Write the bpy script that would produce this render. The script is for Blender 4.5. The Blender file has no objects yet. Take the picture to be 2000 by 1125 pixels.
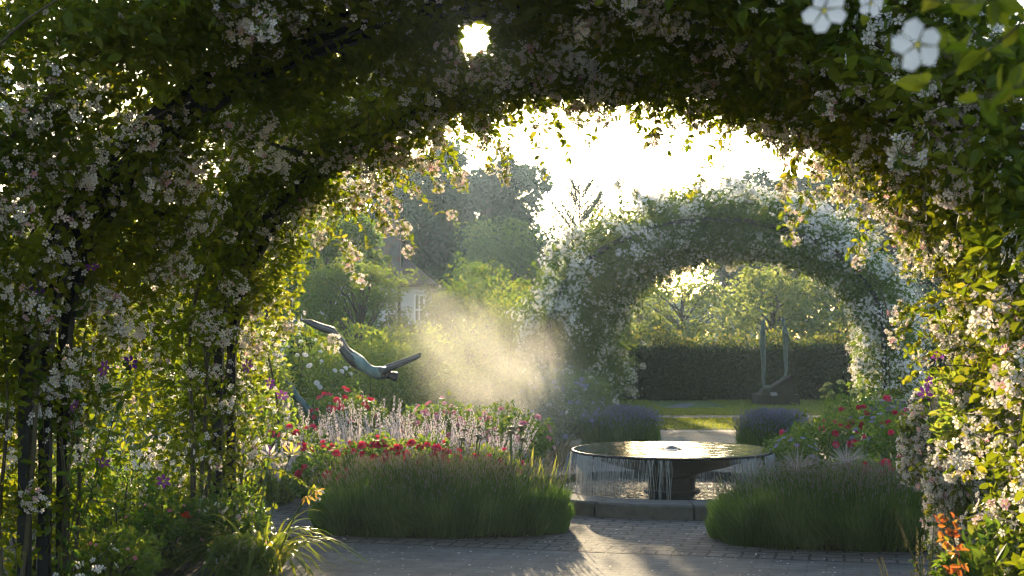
import bpy, math
import numpy as np
from mathutils import Vector, Matrix

rng = np.random.default_rng(11)
R = math.radians
SC = bpy.context.scene
COL = SC.collection

# ------------------------------------------------------------------ camera
F_PX, HOR, EYE = 2747.0, 640.0, 1.5          # focal length and horizon row of the 2000 px wide photograph
cam = bpy.data.cameras.new('camera')
cam.sensor_width = 36.0
cam.lens = F_PX * 36.0 / 2000.0
cam.clip_start, cam.clip_end = 0.05, 3000.0
cam.dof.use_dof = True
cam.dof.focus_distance = 12.5
cam.dof.aperture_fstop = 9.0
cam_ob = bpy.data.objects.new('camera', cam)
COL.objects.link(cam_ob)
cam_ob.location = (0, 0, EYE)
cam_ob.rotation_euler = (R(90) + math.atan((HOR - 562.5) / F_PX), 0, 0)
SC.camera = cam_ob

# ------------------------------------------------------------------ sky, sun, exposure
SUN_EL, SUN_AZ = R(11.7), math.atan((930 - 1000) / F_PX)      # low sun, straight ahead of the camera
SUN_DIR = Vector((math.sin(SUN_AZ) * math.cos(SUN_EL), math.cos(SUN_AZ) * math.cos(SUN_EL), math.sin(SUN_EL)))
world = bpy.data.worlds.new('World')
SC.world = world
world.use_nodes = True
wt = world.node_tree
wt.nodes.clear()
w_out = wt.nodes.new('ShaderNodeOutputWorld')
w_sky = wt.nodes.new('ShaderNodeTexSky')
w_sky.sky_type = 'NISHITA'
w_sky.sun_disc = False
w_sky.sun_elevation = SUN_EL
w_sky.sun_rotation = SUN_AZ
w_sky.altitude = 50
w_sky.air_density = 1.0
w_sky.dust_density = 1.0
w_sky.ozone_density = 1.0
w_bg = wt.nodes.new('ShaderNodeBackground')
w_bg.inputs['Strength'].default_value = 0.14
wt.links.new(w_sky.outputs[0], w_bg.inputs['Color'])
# the visible disc of the sun and the bright air round it, as part of the sky
w_tc = wt.nodes.new('ShaderNodeTexCoord')
w_dot = wt.nodes.new('ShaderNodeVectorMath'); w_dot.operation = 'DOT_PRODUCT'
w_dot.inputs[1].default_value = SUN_DIR
wt.links.new(w_tc.outputs['Generated'], w_dot.inputs[0])
w_disc = wt.nodes.new('ShaderNodeMapRange')
w_disc.interpolation_type = 'SMOOTHSTEP'
w_disc.inputs['From Min'].default_value = math.cos(R(1.0))
w_disc.inputs['From Max'].default_value = math.cos(R(0.45))
w_disc.inputs['To Min'].default_value = 0.0
w_disc.inputs['To Max'].default_value = 40.0
wt.links.new(w_dot.outputs['Value'], w_disc.inputs['Value'])
w_pow = wt.nodes.new('ShaderNodeMath'); w_pow.operation = 'POWER'
w_pow.inputs[1].default_value = 160.0
wt.links.new(w_dot.outputs['Value'], w_pow.inputs[0])
w_mul = wt.nodes.new('ShaderNodeMath'); w_mul.operation = 'MULTIPLY_ADD'
w_mul.inputs[1].default_value = 1.5
wt.links.new(w_pow.outputs[0], w_mul.inputs[0])
wt.links.new(w_disc.outputs[0], w_mul.inputs[2])
w_glow = wt.nodes.new('ShaderNodeBackground')
w_glow.inputs['Color'].default_value = (1.0, 0.86, 0.62, 1)
wt.links.new(w_mul.outputs[0], w_glow.inputs['Strength'])
w_add = wt.nodes.new('ShaderNodeAddShader')
wt.links.new(w_bg.outputs[0], w_add.inputs[0])
wt.links.new(w_glow.outputs[0], w_add.inputs[1])
wt.links.new(w_add.outputs[0], w_out.inputs['Surface'])

sun = bpy.data.lights.new('sun', 'SUN')
sun.energy = 4.3
sun.angle = R(0.5)
sun.color = (1.0, 0.78, 0.47)
sun_ob = bpy.data.objects.new('sun', sun)
COL.objects.link(sun_ob)
sun_ob.location = SUN_DIR * 60
sun_ob.rotation_euler = SUN_DIR.to_track_quat('Z', 'Y').to_euler()

SC.view_settings.view_transform = 'Standard'
SC.view_settings.look = 'None'
SC.view_settings.gamma = 1.0
SC.view_settings.exposure = 1.5

cy = SC.cycles
cy.max_bounces = 7
cy.diffuse_bounces = 3
cy.glossy_bounces = 2
cy.transmission_bounces = 5
cy.transparent_max_bounces = 12
cy.volume_bounces = 1
cy.caustics_reflective = False
cy.caustics_refractive = False
cy.sample_clamp_indirect = 4.0
cy.use_denoising = True
cy.denoiser = 'OPENIMAGEDENOISE'
cy.denoising_input_passes = 'RGB_ALBEDO_NORMAL'
cy.denoising_prefilter = 'FAST'
cy.filter_width = 1.15
cy.use_adaptive_sampling = False
cy.volume_step_rate = .35
cy.volume_max_steps = 128

# ------------------------------------------------------------------ placing by the photograph's own measurements
def at(px, py, D):
    return np.array(((px - 1000) / F_PX * D, D, EYE + (HOR - py) / F_PX * D))
def ground(px, D):
    return np.array(((px - 1000) / F_PX * D, D, 0.0))
def ztop(py, D):
    return EYE + (HOR - py) / F_PX * D

# ------------------------------------------------------------------ materials
def new_mat(name):
    m = bpy.data.materials.new(name)
    m.use_nodes = True
    nt = m.node_tree
    nt.nodes.clear()
    return m, nt, nt.nodes.new('ShaderNodeOutputMaterial')

def ramp(nt, stops, fac=None):
    r = nt.nodes.new('ShaderNodeValToRGB')
    el = r.color_ramp.elements
    while len(el) > 1:
        el.remove(el[-1])
    el[0].position = stops[0][0]; el[0].color = (*stops[0][1], 1)
    for p, c in stops[1:]:
        e = el.new(p); e.color = (*c, 1)
    if fac is not None:
        nt.links.new(fac, r.inputs['Fac'])
    return r

def petal_mat(name, stops, tstops=None, trans=0.45, rough=0.5, spec=0.3):
    """a thin plant surface: each leaf or petal carries its own 'tint', light passes through it"""
    m, nt, out = new_mat(name)
    at_ = nt.nodes.new('ShaderNodeAttribute'); at_.attribute_name = 'tint'
    c = ramp(nt, stops, at_.outputs['Fac'])
    p = nt.nodes.new('ShaderNodeBsdfPrincipled')
    p.inputs['Roughness'].default_value = rough
    p.inputs['Specular IOR Level'].default_value = spec
    nt.links.new(c.outputs[0], p.inputs['Base Color'])
    t = nt.nodes.new('ShaderNodeBsdfTranslucent')
    ct = ramp(nt, tstops or stops, at_.outputs['Fac'])
    nt.links.new(ct.outputs[0], t.inputs['Color'])
    mx = nt.nodes.new('ShaderNodeMixShader')
    mx.inputs[0].default_value = trans
    nt.links.new(p.outputs[0], mx.inputs[1]); nt.links.new(t.outputs[0], mx.inputs[2])
    nt.links.new(mx.outputs[0], out.inputs['Surface'])
    return m

def solid_mat(name, c1, c2, scale=8.0, rough=0.7, bump=0.2, metal=0.0, detail=6.0, spec=0.4, dist=0.02):
    m, nt, out = new_mat(name)
    tc = nt.nodes.new('ShaderNodeTexCoord')
    n = nt.nodes.new('ShaderNodeTexNoise')
    n.inputs['Scale'].default_value = scale; n.inputs['Detail'].default_value = detail
    nt.links.new(tc.outputs['Object'], n.inputs['Vector'])
    c = ramp(nt, [(0.3, c1), (0.7, c2)], n.outputs['Fac'])
    p = nt.nodes.new('ShaderNodeBsdfPrincipled')
    p.inputs['Roughness'].default_value = rough
    p.inputs['Metallic'].default_value = metal
    p.inputs['Specular IOR Level'].default_value = spec
    nt.links.new(c.outputs[0], p.inputs['Base Color'])
    b = nt.nodes.new('ShaderNodeBump'); b.inputs['Strength'].default_value = bump; b.inputs['Distance'].default_value = dist
    nt.links.new(n.outputs['Fac'], b.inputs['Height']); nt.links.new(b.outputs[0], p.inputs['Normal'])
    nt.links.new(p.outputs[0], out.inputs['Surface'])
    return m

M = {}
M['leaf_rose'] = petal_mat('leaf_rose', [(0, (.035, .058, .008)), (.6, (.065, .095, .012)), (1, (.13, .14, .02))],
                           [(0, (.16, .25, .008)), (.6, (.34, .38, .012)), (1, (.52, .47, .03))], .52, .5, .18)
M['leaf_white_rose'] = petal_mat('leaf_white_rose', [(0, (.03, .06, .014)), (.6, (.05, .09, .02)), (1, (.10, .12, .03))],
                           [(0, (.12, .22, .02)), (.6, (.22, .32, .03)), (1, (.40, .38, .05))], .48, .45, .35)
M['leaf_shrub'] = petal_mat('leaf_shrub', [(0, (.03, .07, .015)), (.6, (.05, .10, .02)), (1, (.09, .13, .03))],
                           [(0, (.13, .25, .02)), (.6, (.24, .36, .03)), (1, (.42, .42, .05))], .5, .45, .35)
M['leaf_bright'] = petal_mat('leaf_bright', [(0, (.05, .10, .02)), (.6, (.08, .14, .025)), (1, (.13, .16, .03))],
                           [(0, (.26, .38, .03)), (.6, (.42, .50, .05)), (1, (.52, .52, .07))], .55, .45, .35)
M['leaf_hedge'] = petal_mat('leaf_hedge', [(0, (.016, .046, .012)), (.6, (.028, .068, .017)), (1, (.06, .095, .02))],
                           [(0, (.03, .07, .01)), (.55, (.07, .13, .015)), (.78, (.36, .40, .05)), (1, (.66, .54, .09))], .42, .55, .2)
M['leaf_tree'] = petal_mat('leaf_tree', [(0, (.015, .038, .012)), (.6, (.028, .06, .018)), (1, (.05, .085, .025))],
                           [(0, (.03, .085, .02)), (.7, (.07, .15, .035)), (1, (.16, .25, .06))], .34, .55, .2)
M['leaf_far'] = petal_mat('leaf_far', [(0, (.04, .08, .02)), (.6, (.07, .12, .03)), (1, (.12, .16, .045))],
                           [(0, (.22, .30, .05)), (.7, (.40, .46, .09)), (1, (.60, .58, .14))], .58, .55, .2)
M['leaf_lavender'] = petal_mat('leaf_lavender', [(0, (.03, .075, .016)), (.6, (.075, .145, .032)), (1, (.15, .22, .07))],
                           [(0, (.10, .24, .02)), (.6, (.24, .40, .04)), (1, (.48, .56, .10))], .5, .5, .15)
M['leaf_grass'] = petal_mat('leaf_grass', [(0, (.05, .09, .018)), (.6, (.08, .13, .025)), (1, (.12, .15, .03))],
                           [(0, (.26, .36, .03)), (.6, (.42, .48, .04)), (1, (.60, .54, .06))], .55, .35, .4)
M['leaf_dry'] = petal_mat('leaf_dry', [(0, (.10, .08, .04)), (1, (.22, .17, .09))], [(0, (.28, .22, .10)), (1, (.5, .4, .2))], .4)
M['leaf_bronze'] = petal_mat('leaf_bronze', [(0, (.22, .05, .015)), (.6, (.32, .10, .025)), (1, (.34, .20, .04))],
                             [(0, (.50, .10, .02)), (.6, (.62, .22, .04)), (1, (.6, .40, .07))], .5, .35)
M['petal_blush'] = petal_mat('petal_blush', [(0, (.80, .76, .80)), (.55, (.84, .80, .78)), (.85, (.82, .66, .72)), (1, (.70, .34, .48))],
                             [(0, (.86, .82, .78)), (.55, (.88, .82, .74)), (.85, (.87, .70, .68)), (1, (.75, .38, .48))], .5, .55, .2)
M['petal_white'] = petal_mat('petal_white', [(0, (.80, .80, .84)), (.8, (.86, .85, .84)), (1, (.84, .76, .78))],
                             [(0, (.87, .86, .84)), (1, (.88, .83, .76))], .5, .55, .2)
M['petal_red'] = petal_mat('petal_red', [(0, (.42, .015, .06)), (.5, (.60, .03, .10)), (1, (.74, .10, .20))],
                           [(0, (.75, .04, .10)), (.5, (.85, .07, .16)), (1, (.9, .22, .32))], .42, .5, .2)
M['petal_pink'] = petal_mat('petal_pink', [(0, (.66, .16, .30)), (.5, (.72, .28, .40)), (1, (.80, .50, .56))],
                            [(0, (.8, .22, .32)), (.5, (.85, .4, .45)), (1, (.9, .62, .6))], .42, .5, .2)
M['petal_purple'] = petal_mat('petal_purple', [(0, (.12, .02, .22)), (.5, (.18, .03, .30)), (1, (.30, .07, .36))],
                              [(0, (.14, .03, .26)), (.5, (.22, .04, .32)), (1, (.36, .09, .40))], .35, .5, .2)
M['petal_violet'] = petal_mat('petal_violet', [(0, (.20, .17, .48)), (.5, (.28, .24, .60)), (1, (.42, .36, .68))],
                              [(0, (.35, .28, .65)), (1, (.55, .48, .75))], .4, .5, .2)
M['lavender_bud'] = petal_mat('lavender_bud', [(0, (.10, .16, .06)), (.6, (.18, .20, .14)), (1, (.34, .28, .40))],
                              [(0, (.42, .44, .20)), (.5, (.60, .52, .42)), (1, (.62, .54, .54))], .45, .5, .2)
M['lavender_violet'] = petal_mat('lavender_violet', [(0, (.14, .17, .16)), (.5, (.20, .21, .30)), (1, (.28, .27, .42))],
                              [(0, (.28, .28, .28)), (1, (.45, .40, .58))], .4, .5, .2)
M['petal_lilac'] = petal_mat('petal_lilac', [(0, (.55, .46, .58)), (.5, (.66, .58, .66)), (1, (.78, .72, .74))],
                             [(0, (.72, .60, .60)), (1, (.85, .76, .70))], .45, .5, .2)
M['petal_yellow'] = petal_mat('petal_yellow', [(0, (.70, .50, .03)), (1, (.85, .72, .10))], [(0, (.85, .62, .04)), (1, (.9, .8, .15))], .45)
M['petal_orange'] = petal_mat('petal_orange', [(0, (.55, .22, .03)), (1, (.75, .42, .08))], [(0, (.75, .35, .04)), (1, (.85, .55, .12))], .45)
M['petal_lime'] = petal_mat('petal_lime', [(0, (.42, .42, .10)), (1, (.66, .62, .22))], [(0, (.6, .58, .14)), (1, (.8, .74, .3))], .45)
M['petal_poppy'] = petal_mat('petal_poppy', [(0, (.60, .02, .01)), (1, (.75, .06, .02))], [(0, (.9, .04, .01)), (1, (.9, .10, .03))], .45)
M['petal_brown'] = petal_mat('petal_brown', [(0, (.09, .075, .035)), (1, (.19, .15, .07))], [(0, (.16, .14, .05)), (1, (.34, .27, .11))], .35)
M['cane'] = solid_mat('cane', (.045, .035, .02), (.09, .075, .035), 14, .7, .3)
M['stem'] = solid_mat('stem', (.05, .09, .02), (.10, .14, .03), 14, .6, .1)
M['bark'] = solid_mat('bark', (.05, .04, .03), (.11, .09, .065), 6, .9, .6, dist=.05)
M['iron'] = solid_mat('iron', (.012, .012, .014), (.022, .021, .02), 25, .5, .15, .3)
M['soil'] = solid_mat('soil', (.025, .018, .012), (.06, .045, .03), 9, .95, .7, dist=.05)
M['stone_kerb'] = solid_mat('stone_kerb', (.07, .068, .062), (.125, .12, .11), 14, .8, .35)
M['granite'] = solid_mat('granite', (.014, .013, .012), (.034, .032, .028), 60, .48, .08, spec=.25)
M['bronze'] = solid_mat('bronze', (.022, .016, .012), (.075, .08, .07), 2.2, .4, .25, .3, 2.0)
M['verdigris'] = solid_mat('verdigris', (.07, .12, .11), (.17, .25, .23), 9, .6, .35, .2)
M['verdigris_dark'] = solid_mat('verdigris_dark', (.07, .12, .12), (.15, .21, .21), 12, .6, .35, .3)
M['paint_blue'] = solid_mat('paint_blue', (.36, .48, .66), (.44, .56, .72), 10, .5, .06)
M['plaster'] = solid_mat('plaster', (.54, .54, .55), (.63, .62, .62), 3, .9, .15)
M['paint_white'] = solid_mat('paint_white', (.76, .76, .75), (.82, .82, .8), 5, .5, .05)
M['plinth'] = solid_mat('plinth', (.018, .022, .018), (.04, .044, .036), 8, .8, .4)
M['sign_face'] = solid_mat('sign_face', (.24, .25, .26), (.30, .31, .31), 5, .5, .05)

def wave_brick(name, c1, c2, mortar, sx, sy, rot=0.0, mort=.012, bump=.6, rough=.85):
    m, nt, out = new_mat(name)
    tc = nt.nodes.new('ShaderNodeTexCoord')
    mp = nt.nodes.new('ShaderNodeMapping'); mp.inputs['Rotation'].default_value = (0, 0, rot)
    nt.links.new(tc.outputs['Object'], mp.inputs['Vector'])
    wob = nt.nodes.new('ShaderNodeTexNoise'); wob.inputs['Scale'].default_value = 3.0
    nt.links.new(mp.outputs[0], wob.inputs['Vector'])
    va = nt.nodes.new('ShaderNodeVectorMath'); va.operation = 'MULTIPLY_ADD'
    va.inputs[1].default_value = (.035, .035, 0)
    nt.links.new(wob.outputs['Color'], va.inputs[0]); nt.links.new(mp.outputs[0], va.inputs[2])
    b = nt.nodes.new('ShaderNodeTexBrick')
    b.offset = .5
    b.inputs['Scale'].default_value = 1.0
    b.inputs['Mortar Size'].default_value = mort
    b.inputs['Mortar Smooth'].default_value = .3
    b.inputs['Brick Width'].default_value = sx
    b.inputs['Row Height'].default_value = sy
    b.inputs['Color1'].default_value = (*c1, 1); b.inputs['Color2'].default_value = (*c2, 1); b.inputs['Mortar'].default_value = (*mortar, 1)
    nt.links.new(va.outputs[0], b.inputs['Vector'])
    n = nt.nodes.new('ShaderNodeTexNoise'); n.inputs['Scale'].default_value = 5; n.inputs['Detail'].default_value = 9
    nt.links.new(tc.outputs['Object'], n.inputs['Vector'])
    mx = nt.nodes.new('ShaderNodeMix'); mx.data_type = 'RGBA'; mx.blend_type = 'MULTIPLY'
    mx.inputs['Factor'].default_value = .8
    rr = ramp(nt, [(.3, (.55, .55, .55)), (.7, (1.2, 1.15, 1.1))], n.outputs['Fac'])
    nt.links.new(b.outputs['Color'], mx.inputs['A']); nt.links.new(rr.outputs[0], mx.inputs['B'])
    p = nt.nodes.new('ShaderNodeBsdfPrincipled'); p.inputs['Roughness'].default_value = rough
    nt.links.new(mx.outputs['Result'], p.inputs['Base Color'])
    n2 = nt.nodes.new('ShaderNodeTexNoise'); n2.inputs['Scale'].default_value = 45; n2.inputs['Detail'].default_value = 5
    nt.links.new(tc.outputs['Object'], n2.inputs['Vector'])
    ma = nt.nodes.new('ShaderNodeMath'); ma.operation = 'MULTIPLY_ADD'; ma.inputs[1].default_value = .35
    nt.links.new(n2.outputs['Fac'], ma.inputs[0])
    iv = nt.nodes.new('ShaderNodeMath'); iv.operation = 'SUBTRACT'; iv.inputs[0].default_value = 1
    nt.links.new(b.outputs['Fac'], iv.inputs[1]); nt.links.new(iv.outputs[0], ma.inputs[2])
    bp = nt.nodes.new('ShaderNodeBump'); bp.inputs['Strength'].default_value = bump; bp.inputs['Distance'].default_value = .02
    nt.links.new(ma.outputs[0], bp.inputs['Height']); nt.links.new(bp.outputs[0], p.inputs['Normal'])
    nt.links.new(p.outputs[0], out.inputs['Surface'])
    return m

def speckle(name, c1, c2, c3, scale, bump=.4, rough=.9):
    m, nt, out = new_mat(name)
    tc = nt.nodes.new('ShaderNodeTexCoord')
    v = nt.nodes.new('ShaderNodeTexVoronoi'); v.inputs['Scale'].default_value = scale
    n = nt.nodes.new('ShaderNodeTexNoise'); n.inputs['Scale'].default_value = 1.3; n.inputs['Detail'].default_value = 8
    nt.links.new(tc.outputs['Object'], v.inputs['Vector']); nt.links.new(tc.outputs['Object'], n.inputs['Vector'])
    sp = nt.nodes.new('ShaderNodeSeparateColor'); nt.links.new(v.outputs['Color'], sp.inputs[0])
    c = ramp(nt, [(0, c1), (.5, c2), (1, c3)], sp.outputs[0])
    mx = nt.nodes.new('ShaderNodeMix'); mx.data_type = 'RGBA'; mx.blend_type = 'MULTIPLY'; mx.inputs['Factor'].default_value = .8
    rr = ramp(nt, [(.3, (.6, .6, .6)), (.7, (1.15, 1.12, 1.08))], n.outputs['Fac'])
    nt.links.new(c.outputs[0], mx.inputs['A']); nt.links.new(rr.outputs[0], mx.inputs['B'])
    p = nt.nodes.new('ShaderNodeBsdfPrincipled'); p.inputs['Roughness'].default_value = rough
    nt.links.new(mx.outputs['Result'], p.inputs['Base Color'])
    bp = nt.nodes.new('ShaderNodeBump'); bp.inputs['Strength'].default_value = bump; bp.inputs['Distance'].default_value = .01
    nt.links.new(v.outputs['Distance'], bp.inputs['Height']); nt.links.new(bp.outputs[0], p.inputs['Normal'])
    nt.links.new(p.outputs[0], out.inputs['Surface'])
    return m

AX_ROT = math.atan2(.242, .970)
M['brick_path'] = wave_brick('brick_path', (.105, .094, .09), (.165, .148, .138), (.026, .032, .018), .22, .11, AX_ROT)
M['edging'] = wave_brick('edging', (.12, .105, .10), (.17, .15, .145), (.035, .032, .026), .11, .30, AX_ROT)
M['gravel'] = speckle('gravel', (.10, .10, .105), (.16, .16, .165), (.24, .24, .245), 90)
M['paver_path'] = wave_brick('paver_path', (.115, .115, .12), (.155, .155, .16), (.085, .085, .085), .22, .085, AX_ROT, .007, .35)
M['gravel_pale'] = speckle('gravel_pale', (.30, .23, .16), (.42, .33, .24), (.5, .42, .32), 70)
M['paving_stone'] = wave_brick('paving_stone', (.34, .31, .27), (.42, .38, .33), (.12, .10, .08), .9, .6, 0, .015)
M['lawn'] = speckle('lawn', (.07, .13, .02), (.11, .18, .03), (.15, .20, .04), 60, .8)
M['roof_tile'] = wave_brick('roof_tile', (.085, .06, .05), (.13, .09, .075), (.03, .025, .02), .18, .12, 0, .012, .8)
M['chimney_brick'] = wave_brick('chimney_brick', (.16, .085, .06), (.22, .12, .085), (.13, .12, .11), .23, .075, 0, .01, .4)

def water_mat(name, base, scale, bump, rough=.04):
    m, nt, out = new_mat(name)
    tc = nt.nodes.new('ShaderNodeTexCoord')
    n = nt.nodes.new('ShaderNodeTexNoise'); n.inputs['Scale'].default_value = scale; n.inputs['Detail'].default_value = 3; n.inputs['Distortion'].default_value = .6
    nt.links.new(tc.outputs['Object'], n.inputs['Vector'])
    p = nt.nodes.new('ShaderNodeBsdfPrincipled')
    p.inputs['Base Color'].default_value = (*base, 1); p.inputs['Roughness'].default_value = rough; p.inputs['IOR'].default_value = 1.33
    p.inputs['Specular IOR Level'].default_value = .6
    b = nt.nodes.new('ShaderNodeBump'); b.inputs['Strength'].default_value = bump; b.inputs['Distance'].default_value = .03
    nt.links.new(n.outputs['Fac'], b.inputs['Height']); nt.links.new(b.outputs[0], p.inputs['Normal'])
    nt.links.new(p.outputs[0], out.inputs['Surface'])
    return m
M['water_bowl'] = water_mat('water_bowl', (.02, .022, .022), 5, .2)
M['water_pool'] = water_mat('water_pool', (.05, .055, .055), 11, .9)
def fall_mat():
    m, nt, out = new_mat('falling_water')
    t = nt.nodes.new('ShaderNodeBsdfTransparent')
    p = nt.nodes.new('ShaderNodeBsdfPrincipled'); p.inputs['Base Color'].default_value = (.75, .78, .8, 1); p.inputs['Roughness'].default_value = .15
    tr = nt.nodes.new('ShaderNodeBsdfTranslucent'); tr.inputs['Color'].default_value = (.8, .8, .78, 1)
    m1 = nt.nodes.new('ShaderNodeMixShader'); m1.inputs[0].default_value = .5
    nt.links.new(p.outputs[0], m1.inputs[1]); nt.links.new(tr.outputs[0], m1.inputs[2])
    m2 = nt.nodes.new('ShaderNodeMixShader'); m2.inputs[0].default_value = .5
    nt.links.new(t.outputs[0], m2.inputs[1]); nt.links.new(m1.outputs[0], m2.inputs[2])
    nt.links.new(m2.outputs[0], out.inputs['Surface'])
    return m
M['falling_water'] = fall_mat()
def glass_mat():
    m, nt, out = new_mat('window_glass')
    p = nt.nodes.new('ShaderNodeBsdfPrincipled'); p.inputs['Base Color'].default_value = (.10, .11, .12, 1)
    p.inputs['Roughness'].default_value = .08
    nt.links.new(p.outputs[0], out.inputs['Surface'])
    return m
M['glass'] = glass_mat()

# ------------------------------------------------------------------ mesh building
class MB:
    def __init__(s):
        s.V, s.F, s.MI, s.T, s.n = [], [], [], [], 0
    def add(s, V, F, mi=0, tint=None):
        V = np.asarray(V, dtype=np.float32).reshape(-1, 3)
        if not isinstance(F, list): F = [F]
        for f in F:
            f = np.asarray(f, dtype=np.int32)
            if len(f):
                s.F.append(f + s.n); s.MI.append(np.full(len(f), mi, dtype=np.int32))
        if tint is None: tint = np.full(len(V), .5)
        s.T.append(np.broadcast_to(np.asarray(tint, dtype=np.float32), (len(V),)))
        s.V.append(V); s.n += len(V)
        return s
    def build(s, name, mats, parent=None, smooth=False, loc=None):
        me = bpy.data.meshes.new(name)
        if s.n:
            V = np.concatenate(s.V)
            me.vertices.add(len(V)); me.vertices.foreach_set('co', V.ravel())
            lv = np.concatenate([f.ravel() for f in s.F])
            cnt = np.concatenate([np.full(len(f), f.shape[1], dtype=np.int32) for f in s.F])
            st = np.concatenate([[0], np.cumsum(cnt)[:-1]]).astype(np.int32)
            me.loops.add(len(lv)); me.loops.foreach_set('vertex_index', lv.astype(np.int32))
            me.polygons.add(len(cnt)); me.polygons.foreach_set('loop_start', st)
            me.polygons.foreach_set('material_index', np.concatenate(s.MI))
            me.polygons.foreach_set('use_smooth', np.full(len(cnt), smooth))
            a = me.attributes.new('tint', 'FLOAT', 'POINT')
            a.data.foreach_set('value', np.ascontiguousarray(np.concatenate(s.T), dtype=np.float32))
            me.update(calc_edges=True)
        for m in (mats if isinstance(mats, (list, tuple)) else [mats]):
            me.materials.append(M[m])
        o = bpy.data.objects.new(name, me)
        COL.objects.link(o)
        if loc is not None: o.location = loc
        if parent is not None: o.parent = parent
        return o

def tag(o, label=None, cat=None, group=None, kind=None):
    if label: o['label'] = label
    if cat: o['category'] = cat
    if group: o['group'] = group
    if kind: o['kind'] = kind
    return o

def thing(name, label, cat, loc=(0, 0, 0), group=None, rz=0.0):
    o = bpy.data.objects.new(name, None)
    o.empty_display_size = .1
    COL.objects.link(o)
    o.location = loc; o.rotation_euler = (0, 0, rz)
    return tag(o, label, cat, group)

def part(name, me, parent, loc, rot=None, scale=1.0):
    """a further copy of an existing mesh, as one more part"""
    o = bpy.data.objects.new(name, me)
    COL.objects.link(o)
    o.parent = parent
    o.location = loc
    if rot is not None: o.rotation_euler = rot
    o.scale = (scale,) * 3
    return o

def unit(v):
    v = np.asarray(v, dtype=float)
    return v / (np.linalg.norm(v, axis=-1, keepdims=True) + 1e-9)

def frames(axis, normal):
    """rotation matrices whose Y is the axis and whose Z is close to the normal"""
    y = unit(axis)
    x = unit(np.cross(y, normal))
    z = np.cross(x, y)
    return np.stack([x, y, z], axis=-1)

def scatter(mb, T, P, Rm, S, mi=0, tint=None):
    TV, TF = T
    P = np.asarray(P, dtype=float); n, k = len(P), len(TV)
    if n == 0: return
    S = np.broadcast_to(np.asarray(S, dtype=float), (n,))
    V = np.einsum('nij,kj->nki', Rm, TV) * S[:, None, None] + P[:, None, :]
    base = (np.arange(n) * k)[:, None, None]
    F = [(f[None] + base).reshape(-1, f.shape[1]) for f in TF]
    if tint is None: tint = rng.random(n)
    mb.add(V.reshape(-1, 3), F, mi, np.repeat(np.clip(tint, 0, 1), k))

def rand_dirs(n):
    return unit(rng.normal(size=(n, 3)))

def leaf_frames(n, droop=.35, upness=.6):
    a = rand_dirs(n); a[:, 2] = a[:, 2] * .6 - droop
    nn = rand_dirs(n) + np.array((0, 0, upness))
    return frames(a, nn)

# ---- templates (unit size, growing along +Y, facing +Z)
LEAF = (np.array([(0, 0, 0), (.26, .28, .07), (.23, .66, .05), (0, 1, -.10), (-.23, .66, .05), (-.26, .28, .07)], float),
        [np.array([(0, 1, 2, 3), (0, 3, 4, 5)])])
LEAF_NARROW = (np.array([(0, 0, 0), (.10, .35, .03), (0, 1, -.08), (-.10, .35, .03)], float), [np.array([(0, 1, 2, 3)])])
DIA = (np.array([(0, 0, 0), (.32, .45, .06), (0, 1, -.06), (-.32, .45, .06)], float), [np.array([(0, 1, 2, 3)])])
BLADE = (np.array([(-.5, 0, 0), (.5, 0, 0), (.32, .6, 0), (-.32, .6, 0), (0, 1, 0)], float),
         [np.array([(0, 1, 2, 3)]), np.array([(3, 2, 4)])])
def petals(n, r, cup, width=.8, notch=True, droop=0):
    V, F = [], []
    for i in range(n):
        a = 2 * math.pi * i / n
        c, s = math.cos(a), math.sin(a)
        pts = [(0.06, 0, 0), (.62 * r, -width * r * .42, cup * .6), (r, -width * r * .22, cup + droop), (r, width * r * .22, cup + droop * .8), (.62 * r, width * r * .42, cup * .6)]
        b = len(V)
        V += [(x * c - y * s, x * s + y * c, z) for x, y, z in pts]
        F.append((b, b + 1, b + 2, b + 3)); F.append((b, b + 3, b + 4, b))
    F4 = np.array([f for f in F if f[3] != f[0]]); F3 = np.array([f[:3] for f in F if f[3] == f[0]])
    return np.array(V, float), [F4, F3]
FLOWER5 = petals(5, .5, .10)
FLOWER5C = petals(5, .5, .24)
STAR6 = petals(6, .5, .05, .62)
def pompom():
    V, F4, F3 = [], [], []
    for n, r, c, z0, ph in ((7, .5, .05, 0, 0), (6, .42, .22, .04, .4), (5, .30, .34, .06, .9), (4, .18, .38, .10, .2)):
        pv, (a, b) = petals(n, r, c, 1.05)
        k = len(V) and sum(len(x) for x in V)
        cph, sph = math.cos(ph), math.sin(ph)
        pv = np.stack([pv[:, 0] * cph - pv[:, 1] * sph, pv[:, 0] * sph + pv[:, 1] * cph, pv[:, 2] + z0], 1)
        V.append(pv); F4.append(a + k); F3.append(b + k)
    return np.concatenate(V), [np.concatenate(F4), np.concatenate(F3)]
POM = pompom()
HEX = (np.array([(math.cos(i * math.pi / 3) * .5, math.sin(i * math.pi / 3) * .5, 0) for i in range(6)] + [(0, 0, .25)], float),
       [np.array([(i, (i + 1) % 6, 6) for i in range(6)])])
def bead():
    V = [(0, 0, 0)] + [(.16 * math.cos(i * 2.094), .45, .16 * math.sin(i * 2.094)) for i in range(3)] + [(0, 1, 0)]
    F = [(0, 1, 2), (0, 2, 3), (0, 3, 1), (4, 2, 1), (4, 3, 2), (4, 1, 3)]
    return np.array(V, float), [np.array(F)]
BEAD = bead()

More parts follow.
